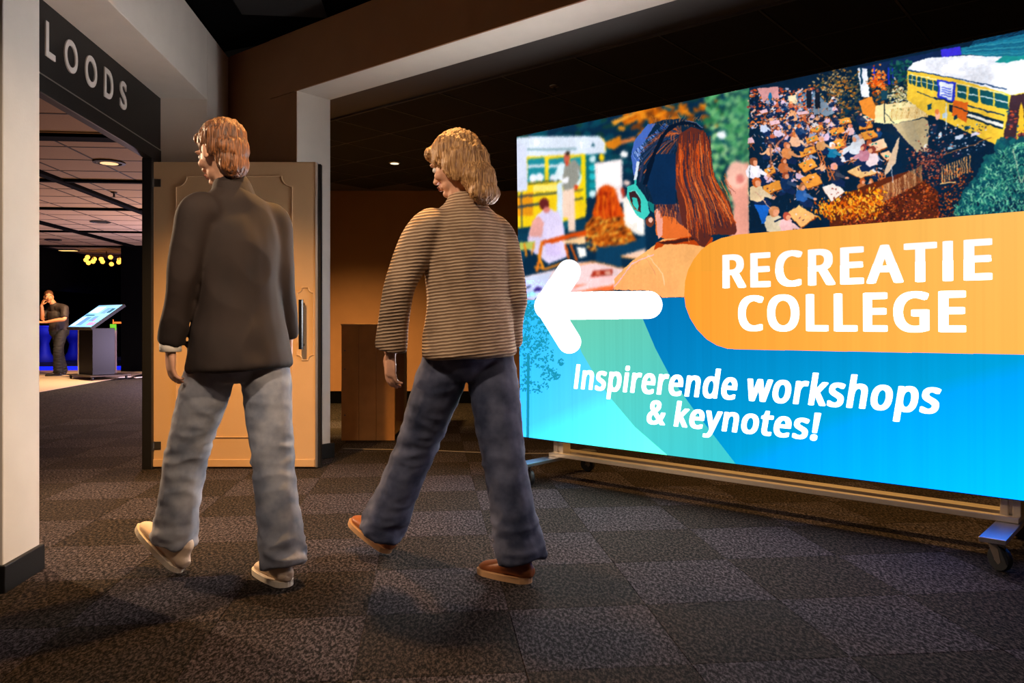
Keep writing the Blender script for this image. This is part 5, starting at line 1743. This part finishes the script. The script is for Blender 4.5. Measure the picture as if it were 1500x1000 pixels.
for sd in ('L', 'R'):
    tube(mb, [J['neck'].lerp(J['sh' + sd], 0.55) - V(0, 0, 0.050), J['sh' + sd] + V(0, 0, -0.022), J['sh' + sd].lerp(J['el' + sd], 0.5), J['el' + sd], J['el' + sd].lerp(J['wr' + sd], 0.5), J['el' + sd].lerp(J['wr' + sd], 0.97)],
         [0.066, 0.068, 0.062, 0.055, 0.050, 0.047], None, 5, 16, True)
jk = fuse('jacket', mb, M_jack1, w1, 0.0085, 22, lambda co, n: (0.007 + 0.006 * max(0, 1.25 - co.z)) * ((1 - 2.4 * abs(noise.noise(V(co.x * 7, co.y * 7, co.z * 5)))) * 0.8 + 0.4 * noise.noise(V(co.x * 16, co.y * 16, co.z * 11))))
cl = MB()
tube(cl, [J['neck'] + V(0.0, 0, -0.045), J['neck'] + V(-0.010, 0, 0.040)], [(0.100, 0.092), (0.072, 0.072)], rt1, 4, 18)
fuse('collar', cl, M_jack1, jk, 0.007, 2)
cu = MB()
wr = J['wrL']
cu.lathe([(0.036, -0.020), (0.040, -0.018), (0.040, 0.016), (0.036, 0.018)], wr + V(0, 0, 0.0), 20)
tag(put(cu, 'cuff', mat('cuff_white', (225, 215, 200), 0.8), w1), 'white cuff at the left wrist')
shoeU, shoeS = mat('trainer_cream', (226, 200, 172), 0.7, bump=0.1), mat('trainer_sole', (236, 222, 200), 0.6)
shoe(w1, J['heelL'], J['toeL'], V(-0.2, 0.2, 1), shoeU, shoeS)
shoe(w1, J['heelR'], J['toeR'], V(0, 0, 1), shoeU, shoeS)
M_hair1 = hair_mat('hair_copper', (62, 36, 20), (160, 100, 54))
hm = MB()
Lh = lambda x, y, z, c=J['head'], R=R1: c + R @ V(x, y, z)
ball(hm, Lh(0, -0.022, 0.047), (0.088, 0.102, 0.086), R1, 22, 14)
ball(hm, Lh(0, -0.065, 0.0), (0.074, 0.055, 0.080), R1, 18, 12)
ball(hm, Lh(0, -0.052, -0.050), (0.070, 0.052, 0.078), R1, 16, 10)
ball(hm, Lh(0, 0.060, 0.085), (0.060, 0.042, 0.030), R1, 16, 10)
for x in (-1, 1):
    ball(hm, Lh(0.068 * x, -0.030, 0.010), (0.018, 0.040, 0.045), R1, 12, 8)
fuse('hair', hm, M_hair1, w1, 0.0042, 2, lambda co, n: 0.0055 * noise.noise(V(co.x * 75, co.y * 75, co.z * 12)) + 0.003 * noise.noise(V(co.x * 190, co.y * 190, co.z * 25)))

# ---- second walker: ribbed beige jacket, dark jeans, brown shoes
h2_ = V(-0.72, 0.69, 0).normalized()
J = dict(pelvis=V(-0.175, 3.23, 0.93), chest=V(-0.185, 3.24, 1.30), neck=V(-0.195, 3.24, 1.50), head=V(-0.232, 3.225, 1.665),
         shL=V(-0.338, 3.12, 1.425), shR=V(-0.060, 3.34, 1.425), elL=V(-0.445, 3.10, 1.16), elR=V(0.00, 3.33, 1.16),
         wrL=V(-0.490, 3.16, 0.90), wrR=V(-0.02, 3.43, 0.92),
         hipL=V(-0.255, 3.20, 0.89), hipR=V(-0.095, 3.27, 0.89), knL=V(-0.405, 3.36, 0.50), knR=V(-0.035, 3.19, 0.475),
         anL=V(-0.570, 3.46, 0.125), anR=V(0.035, 3.115, 0.098),
         heelL=V(-0.535, 3.43, 0.012), toeL=V(-0.735, 3.575, 0.115), heelR=V(0.075, 3.08, 0.0), toeR=V(-0.135, 3.225, 0.0))
J['handL'] = (V(-0.02, 0.1, -1), V(0.6, 0.5, 0), V(-0.7, 0.7, 0))
J['handR'] = (V(-0.05, 0.15, -1), V(-0.7, -0.5, 0), V(-0.6, 0.7, 0))
w2, R2, rt2 = person('long-haired walker in ribbed beige jacket, dark jeans and brown shoes before the sign', (-0.17, 3.23, 0), J, h2_, V(-0.84, 0.46, -0.34), skinA)
M_jean2 = denim('denim_dark', (40, 48, 72), (100, 104, 126))
trousers(w2, J, rt2, M_jean2, thigh=0.105, knee=0.088, hem=0.100, seed=7)
M_jack2 = ribbed('jacket_ribbed', (206, 176, 142), (134, 106, 80), 24)
mb = MB()
tube(mb, [V(-0.195, 3.24, 1.51), V(-0.193, 3.24, 1.465), V(-0.19, 3.24, 1.40), V(-0.185, 3.24, 1.28), V(-0.18, 3.235, 1.12), V(-0.175, 3.23, 0.98), V(-0.172, 3.23, 0.885)],
     [(0.085, 0.082), (0.150, 0.102), (0.186, 0.124), (0.195, 0.142), (0.190, 0.140), (0.205, 0.158), (0.220, 0.170)], rt2, 5, 22, True)
for sd in ('L', 'R'):
    tube(mb, [J['neck'].lerp(J['sh' + sd], 0.55) - V(0, 0, 0.050), J['sh' + sd] + V(0, 0, -0.022), J['sh' + sd].lerp(J['el' + sd], 0.5), J['el' + sd], J['el' + sd].lerp(J['wr' + sd], 0.5), J['el' + sd].lerp(J['wr' + sd], 0.95)],
         [0.064, 0.066, 0.070, 0.064, 0.062, 0.066], None, 5, 16, True)
fuse('jacket', mb, M_jack2, w2, 0.0085, 22, lambda co, n: 0.007 * ((1 - 2.4 * abs(noise.noise(V(co.x * 6 + 3, co.y * 6, co.z * 5)))) * 0.8 + 0.4 * noise.noise(V(co.x * 14, co.y * 14, co.z * 10))))
shB, shBs = mat('shoe_brown', (150, 84, 42), 0.4, bump=0.08), mat('shoe_brown_sole', (196, 150, 104), 0.6)
shoe(w2, J['heelL'], J['toeL'], V(-0.2, 0.2, 1), shB, shBs)
shoe(w2, J['heelR'], J['toeR'], V(0, 0, 1), shB, shBs)
M_hair2 = hair_mat('hair_blond', (128, 86, 48), (222, 170, 108))
hm = MB()
Lh = lambda x, y, z, c=J['head'], R=R2: c + R @ V(x, y, z)
ball(hm, Lh(0, -0.020, 0.050), (0.098, 0.112, 0.094), R2, 22, 14)
ball(hm, Lh(0, -0.070, -0.005), (0.096, 0.075, 0.100), R2, 20, 12)
ball(hm, Lh(0, -0.085, -0.090), (0.098, 0.062, 0.085), R2, 18, 12)
ball(hm, Lh(0, -0.090, -0.155), (0.088, 0.050, 0.055), R2, 16, 10)
ball(hm, Lh(0, 0.066, 0.082), (0.070, 0.048, 0.034), R2, 16, 10)
for x in (-1, 1):
    ball(hm, Lh(0.078 * x, -0.030, -0.01), (0.024, 0.050, 0.085), R2, 12, 8)
fuse('hair', hm, M_hair2, w2, 0.0042, 2, lambda co, n: 0.007 * noise.noise(V(co.x * 60, co.y * 60, co.z * 8)) + 0.004 * noise.noise(V(co.x * 170, co.y * 170, co.z * 20)))

# ------------------------------------------------------------------ plywood plinth in the back room
M_ply = mat('plywood', (196, 138, 76), 0.6, noise_amt=0.10, noise_scale=9, bump=0.1, bump_scale=80)
M_plyedge = mat('plywood_edge', (200, 158, 104), 0.6)
BM = Matrix.Translation((-1.482, 6.82, 0)) @ Matrix.Rotation(math.radians(0.5), 4, 'Z')
crate = empty('plinth', None, 'open-sided wooden plinth of upright planks beyond the wide opening', 'plinth', M=BM)
bpy.context.view_layer.update()
def local(mb, name, m, parent, bevel=0.0):
    o = mb.build(name, m, parent, bevel=bevel)
    return o
W_, D_, H_ = 0.462, 0.86, 1.0
for x0, x1 in ((0, 0.150), (0.1525, 0.300), (0.3025, W_)):
    local(MB().box((x0, 0, 0.0), (x1, 0.018, H_)), 'plank', M_ply, crate, 0.0015)
local(MB().box((-0.004, -0.003, H_), (W_ + 0.004, D_, H_ + 0.012)), 'top', M_plyedge, crate, 0.001)
local(MB().box((0, 0.018, 0.0), (0.018, D_, H_)), 'side_panel', M_ply, crate)
local(MB().box((0.018, D_ - 0.018, 0.0), (W_, D_, H_)), 'back_panel', M_ply, crate)
local(MB().box((0.018, 0.018, 0.045), (W_, D_ - 0.018, 0.065)), 'bottom_board', M_plyedge, crate)
for y in (0.018, D_ - 0.058):
    local(MB().box((W_ - 0.022, y, 0.065), (W_, y + 0.03, H_)), 'upright', M_plyedge, crate)
for z in (0.22, 0.62, 0.78):
    screws = MB()
    screws.cyl((0.03, -0.0012, z), (0.03, 0.002, z), 0.007, 10)
    local(screws, 'screw', M_steel, crate)

# thin cable on the floor of the back room
cab = MB()
pts = [V(-1.36, 6.34, 0.006), V(-1.1, 6.30, 0.006), V(-0.7, 6.26, 0.006), V(-0.3, 6.16, 0.006), V(0.1, 6.10, 0.006), V(0.5, 6.12, 0.006)]
tube(cab, pts, [0.0055] * 6, None, 5, 8)
c_ = cab.build('floor_cable', mat('cable_grey', (120, 110, 100), 0.5), None, smooth=True)
tag(c_, 'thin cable lying across the carpet behind the walkers', 'cable')

# small fixtures in the black ceilings
def ceil_point(px, py, z):
    Y = (z - CH) * F / (HY - py)
    return V((px - 750) * Y / F, Y, z)
p = ceil_point(578, 237, 2.70)
e = empty('ceiling_spot', p, 'small white spotlight glowing in the black ceiling beside the second walker', 'light')
MB().lathe([(0.055, -0.003), (0.060, -0.012), (0.048, -0.018)], (0, 0, 0), 24).build('rim', M_white, e)
MB().lathe([(0.044, -0.020), (0.040, -0.017)], (0, 0, 0), 20).build('lens', mat('lamp_glow', (255, 235, 205), 0.4, emit=(255, 230, 195), estr=1.6), e)
p = ceil_point(812, 125, 2.70)
e = empty('sprinkler', p, 'small metal sprinkler head in the black ceiling above the sign', 'sprinkler')
MB().lathe([(0.035, -0.003), (0.032, -0.010), (0.014, -0.014)], (0, 0, 0), 20).build('rosette', M_steel, e)
s = MB().lathe([(0.010, -0.014), (0.010, -0.035), (0.006, -0.037)], (0, 0, 0), 12)
s.box((-0.016, -0.002, -0.055), (-0.013, 0.002, -0.030)).box((0.013, -0.002, -0.055), (0.016, 0.002, -0.030)).box((-0.016, -0.002, -0.034), (0.016, 0.002, -0.030))
s.lathe([(0.018, -0.058), (0.018, -0.055)], (0, 0, 0), 14)
s.build('nozzle', M_steel, e)

# ------------------------------------------------------------------ the hall
M_bezel = mat('fixture_dark', (30, 27, 25), 0.5)
M_glowlow = mat('downlight_glow', (255, 215, 160), 0.5, emit=(255, 200, 140), estr=1.2)
for (px, py, lit, lab) in ((160, 237, True, 'glowing recessed downlight in the hall ceiling, nearest to the doorway'),
                           (147, 324.5, False, 'unlit recessed downlight in the middle of the hall ceiling'),
                           (78, 350.5, False, 'unlit recessed downlight farthest back in the hall ceiling')):
    p = ceil_point(px, py, 2.65)
    e = empty('downlight', p, lab, 'light', 'recessed downlights of the hall')
    MB().lathe([(0.150, -0.001), (0.152, -0.014), (0.118, -0.018), (0.112, -0.008)], (0, 0, 0), 30).build('bezel', M_bezel, e)
    MB().lathe([(0.085, -0.019), (0.080, -0.016)], (0, 0, 0), 26).build('lamp', M_glowlow if lit else mat('lamp_off', (70, 60, 55), 0.3), e)
p = ceil_point(100, 365, 2.65)
e = empty('ceiling_spot', p, 'tiny bright square lamp at the far end of the hall ceiling', 'light')
MB().box((-0.20, -0.10, -0.03), (0.20, 0.10, -0.002)).build('housing', M_bezel, e)
MB().box((-0.17, -0.08, -0.036), (0.17, 0.08, -0.031)).build('panel', mat('lamp_amber', (255, 200, 120), 0.5, emit=(255, 205, 120), estr=1.5), e)
p = ceil_point(167, 281, 2.65)
e = empty('sprinkler', p, 'small dark sprinkler head in the hall ceiling', 'sprinkler')
MB().lathe([(0.04, -0.001), (0.035, -0.015), (0.012, -0.02)], (0, 0, 0), 16).build('rosette', M_bezel, e)
MB().lathe([(0.012, -0.02), (0.012, -0.06), (0.022, -0.062), (0.022, -0.066)], (0, 0, 0), 12).build('nozzle', M_bezel, e)

# chandelier of globe bulbs
cp = PX(156, 372, 17.8)
chd = empty('chandelier', (cp.x, cp.y, 2.65), 'ring chandelier of glowing amber globe bulbs under the hall ceiling', 'chandelier')
M_amber = mat('amber_bulb', (255, 180, 70), 0.3, emit=(255, 176, 70), estr=2.4)
M_brass = mat('brass_dark', (90, 66, 36), 0.4, 0.8)
rg = MB()
N = 28
vs, fs = [], []
for k in range(N):
    t = 2 * math.pi * k / N
    for rr_, zz in ((0.40, -0.10), (0.42, -0.10), (0.42, -0.115), (0.40, -0.115)):
        vs.append((rr_ * math.cos(t), rr_ * math.sin(t), zz))
for k in range(N):
    for q in range(4):
        a0, b0 = k * 4 + q, k * 4 + (q + 1) % 4
        a1, b1 = ((k + 1) % N) * 4 + q, ((k + 1) % N) * 4 + (q + 1) % 4
        fs.append((a0, b0, b1, a1))
rg.add(vs, fs)
rg.build('ring', M_brass, chd)
st = MB().cyl((0, 0, 0), (0, 0, -0.1), 0.012, 8).cyl((-0.41, 0, -0.107), (0.41, 0, -0.107), 0.007, 8).cyl((0, -0.41, -0.107), (0, 0.41, -0.107), 0.007, 8)
st.build('stem', M_brass, chd)
for k in range(14):
    t = 2 * math.pi * k / 14
    zz = -0.165 - 0.05 * ((k * 5) % 3)
    bb_ = MB()
    bb_.cyl((0.41 * math.cos(t), 0.41 * math.sin(t), -0.11), (0.41 * math.cos(t), 0.41 * math.sin(t), zz + 0.045), 0.010, 8)
    so_ = bb_.build('socket', M_brass, chd)
    b2_ = MB(); ball(b2_, (0.41 * math.cos(t), 0.41 * math.sin(t), zz), 0.050, None, 12, 8)
    b2_.build('bulb', M_amber, so_, smooth=True)

# interactive kiosk
kp = V(-7.62, 14.35, 0)
kw = V(0.78, -0.625, 0).normalized()
kd = V(0.625, 0.78, 0).normalized()
KM = Matrix(((kw.x, kd.x, 0, kp.x), (kw.y, kd.y, 0, kp.y), (0, 0, 1, 0), (0, 0, 0, 1)))
kio = empty('information_kiosk', None, 'black information kiosk with tilted blue touch screen on a wheeled plate', 'kiosk', M=KM)
M_kb = mat('kiosk_black', (6, 6, 7), 0.5, spec=0.3)
MB().box((-0.50, -0.30, 0.065), (0.50, 0.42, 0.085)).build('base_plate', mat('kiosk_plate', (74, 62, 52), 0.4, 0.5), kio, bevel=0.004)
for x, y in ((-0.44, -0.24), (0.44, -0.24), (-0.44, 0.36), (0.44, 0.36)):
    w = MB().lathe([(0.020, -0.011), (0.030, -0.011), (0.032, 0), (0.030, 0.011), (0.020, 0.011)], (x, y, 0.032), 18, 'Y')
    w.box((x - 0.012, y - 0.017, 0.030), (x + 0.012, y - 0.013, 0.065)).box((x - 0.012, y + 0.013, 0.030), (x + 0.012, y + 0.017, 0.065))
    w.build('caster', M_rub, kio)
MB().box((-0.30, -0.16, 0.085), (0.26, 0.24, 0.93)).build('pedestal', M_kb, kio, bevel=0.006)
MB().box((-0.316, -0.172, 0.085), (-0.300, -0.150, 0.93)).build('edge_strip', mat('strip_white', (225, 215, 205), 0.4), kio)
tilt = math.radians(36)
DMt = Matrix.Translation((0, -0.30, 0.935)) @ Matrix.Rotation(tilt, 4, 'X')
MB().box((-0.50, 0, -0.055), (0.50, 0.74, -0.004), DMt).build('display_housing', M_kb, kio, bevel=0.006)
def uimat():
    m = mat('kiosk_screen', (90, 150, 215), 0.3, emit=(92, 150, 214), estr=0.85)
    return m
ds = MB().box((-0.47, 0.03, -0.004), (0.47, 0.71, 0.0), DMt).build('display', uimat(), kio)
M_ui = [mat('ui_pale', (150, 205, 235), 0.3, emit=(140, 198, 232), estr=0.85), mat('ui_dark', (20, 60, 90), 0.3, emit=(20, 66, 104), estr=0.7), mat('ui_mid', (70, 110, 180), 0.3, emit=(74, 120, 190), estr=0.8), mat('ui_red', (130, 90, 140), 0.3, emit=(120, 96, 158), estr=0.8)]
for (x0, y0, x1, y1, k) in ((-0.44, 0.46, -0.06, 0.66, 0), (-0.42, 0.375, -0.05, 0.405, 1), (-0.44, 0.06, -0.26, 0.34, 0), (-0.24, 0.08, -0.04, 0.33, 2), (0.06, 0.44, 0.26, 0.62, 2),
                            (0.28, 0.46, 0.42, 0.60, 1), (0.02, 0.20, 0.20, 0.36, 2), (0.16, 0.08, 0.24, 0.17, 3), (0.26, 0.08, 0.34, 0.17, 3), (0.36, 0.08, 0.44, 0.17, 3), (0.16, 0.20, 0.24, 0.28, 3)):
    MB().box((x0, y0, 0.0), (x1, y1, 0.0012), DMt).build('screen_tile', M_ui[k], ds)

# signpost with green card beside the kiosk
sp = PX(168, 548, 15.4)
post = empty('card_stand', (sp.x, sp.y, 0.0), 'slim upright stand with green card and orange tag behind the kiosk', 'stand')
MB().box((-0.04, -0.012, 0.0), (0.035, 0.012, 0.92)).build('panel', mat('stand_grey', (150, 132, 130), 0.6), post, bevel=0.002)
MB().box((-0.14, -0.14, 0.0), (0.14, 0.14, 0.012)).build('foot', M_kb, post, bevel=0.002)
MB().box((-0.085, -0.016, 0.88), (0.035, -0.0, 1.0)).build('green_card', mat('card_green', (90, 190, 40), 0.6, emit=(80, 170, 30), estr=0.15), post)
tg = MB().box((-0.03, -0.02, 1.01), (0.13, 0.0, 1.045)).box((-0.03, -0.018, 1.0), (-0.015, -0.003, 1.09))
tg.build('orange_tag', mat('tag_orange', (220, 130, 50), 0.6), post)

# cable tangle on the floor
cb_m = MB()
q = PX(199, 552, 14.6)
pts = [V(q.x - 0.30, q.y - 0.05, 0.012), V(q.x - 0.12, q.y + 0.12, 0.012), V(q.x + 0.03, q.y - 0.10, 0.012), V(q.x + 0.12, q.y + 0.06, 0.012), V(q.x + 0.22, q.y, 0.012), V(q.x + 0.33, q.y + 0.3, 0.03)]
tube(cb_m, pts, [0.010] * 6, None, 6, 8)
o = cb_m.build('power_cable', mat('cable_white', (230, 210, 185), 0.5), None, smooth=True)
tag(o, 'pale power cable curling on the carpet at the foot of the kiosk', 'cable')

# low stage edge with blue light, bar tables under blue light
stg = MB().box((-10.7, 17.9, 0), (-2.3, 20.4, 0.10), CM).build('stage_riser', mat('stage_black', (20, 20, 26), 0.5), None, bevel=0.004)
tag(stg, 'low black stage riser along the far side of the hall', 'stage')
M_blue = mat('blue_led', (10, 40, 255), 0.4, emit=(12, 34, 250), estr=1.0)
ls = MB().box((-10.6, 17.86, 0.006), (-2.3, 17.895, 0.085), CM).build('led_strip', M_blue, stg)
tag(ls, 'glowing blue light strip')
def bar_table(px, Y, zb, h, label, r=0.33):
    x = (px - 750) * Y / F
    t = empty('bar_table', (x, Y, zb), label, 'table', 'bar tables on the hall stage')
    MB().lathe([(r, h - 0.03), (r + 0.006, h - 0.02), (r + 0.006, h - 0.006), (r, h)], (0, 0, 0), 28).build('table_top', mat('table_top_blue', (30, 50, 190), 0.35), t)
    MB().lathe([(r * 0.98, h - 0.03), (r * 0.5, h - 0.25), (r * 0.30, h * 0.5), (r * 0.42, 0.2), (r * 0.8, 0.0)][::-1], (0, 0, 0), 24).build('stretch_cover', mat('cover_blue', (24, 36, 150), 0.6), t, smooth=True)
bar_table(108, 19.6, 0.10, 0.78, 'blue lit bar table on the stage, half hidden by the kiosk')
bar_table(65, 18.7, 0.10, 0.86, 'blue lit bar table on the stage beside the near white pillar')
light('lamp_stage_blue', 'SPOT', (-9.6, 17.2, 1.7), 200, (0.05, 0.12, 1.0), (-10.6, 19.2, 0.5), 0.05, 80, 0.8)
light('lamp_man', 'SPOT', (-7.4, 14.2, 2.6), 420, (1.0, 0.55, 0.25), (-8.8, 15.2, 1.3), 0.05, 50, 0.6)

# man in black by the kiosk, one hand at his face
sx = lambda px, Y=15.2: (px - 750) * Y / F
hz = lambda py, Y=15.2: CH - (py - HY) * Y / F
h3_ = V(0.55, -0.83, 0).normalized()
J = dict(pelvis=V(sx(86), 15.22, 0.86), chest=V(sx(86), 15.18, 1.19), neck=V(sx(82), 15.13, 1.37), head=V(sx(78), 15.05, 1.52),
         shL=V(sx(99), 15.08, 1.32), shR=V(sx(70), 15.26, 1.31), elL=V(sx(104), 14.98, 1.10), elR=V(sx(66), 15.12, 1.10),
         wrL=V(sx(80), 14.90, 1.035), wrR=V(sx(71), 14.98, 1.36),
         hipL=V(sx(91), 15.18, 0.84), hipR=V(sx(81), 15.28, 0.84), knL=V(sx(90), 15.08, 0.47), knR=V(sx(82), 15.30, 0.47),
         anL=V(sx(89), 15.12, 0.09), anR=V(sx(82), 15.42, 0.09),
         heelL=V(sx(92), 15.15, 0.0), toeL=V(sx(74), 15.02, 0.0), heelR=V(sx(86), 15.45, 0.0), toeR=V(sx(74), 15.25, 0.0))
J['handL'] = (V(-1, -0.1, 0), V(0, -0.4, 1), V(0, 0, 1))
J['handR'] = (V(0.35, 0.1, 1), V(0.3, 0.6, -0.2), V(1, 0, 0))
J['curlL'] = 34; J['curlR'] = 30
skinC = skin_mat('skin_warm', (206, 140, 100))
w3, R3_, rt3 = person('man in black clothes with his hand at his face beside the kiosk', (sx(85), 15.2, 0), J, h3_, V(0.5, -0.85, -0.1), skinC, 1.0, 0.009)
trousers(w3, J, rt3, mat('trousers_black', (20, 19, 20), 0.8), seed=3)
M_sh3 = mat('shirt_black', (44, 36, 32), 0.7, bump=0.1, bump_scale=300)
mb = MB()
tube(mb, [J['neck'] - V(0, 0, 0.01), J['chest'] + V(0, 0, 0.08), J['chest'], J['chest'].lerp(J['pelvis'], 0.5), J['pelvis'] + V(0, 0, 0.02)],
     [(0.08, 0.08), (0.165, 0.115), (0.180, 0.135), (0.165, 0.125), (0.18, 0.135)], rt3, 5, 20, True)
for sd in ('L', 'R'):
    tube(mb, [J['neck'].lerp(J['sh' + sd], 0.35) - V(0, 0, 0.045), J['sh' + sd] + V(0, 0, -0.015), J['sh' + sd].lerp(J['el' + sd], 0.5), J['el' + sd].lerp(J['sh' + sd], 0.12)], [0.066, 0.074, 0.066, 0.066], None, 5, 14, True)
fuse('shirt', mb, M_sh3, w3, 0.011, 3, wrinkle(9, 0.008))
shK = mat('shoe_black', (34, 26, 22), 0.5)
shoe(w3, J['heelL'], J['toeL'], V(0, 0, 1), shK, M_rub)
shoe(w3, J['heelR'], J['toeR'], V(0, 0, 1), shK, M_rub)
hm = MB()
Lh = lambda x, y, z, c=J['head'], R=R3_: c + R @ V(x, y, z)
ball(hm, Lh(0, -0.022, 0.050), (0.080, 0.098, 0.080), R3_, 18, 12)
ball(hm, Lh(0, -0.062, 0.0), (0.070, 0.050, 0.070), R3_, 16, 10)
fuse('hair', hm, hair_mat('hair_brown', (60, 36, 22), (120, 76, 44)), w3, 0.009, 2)
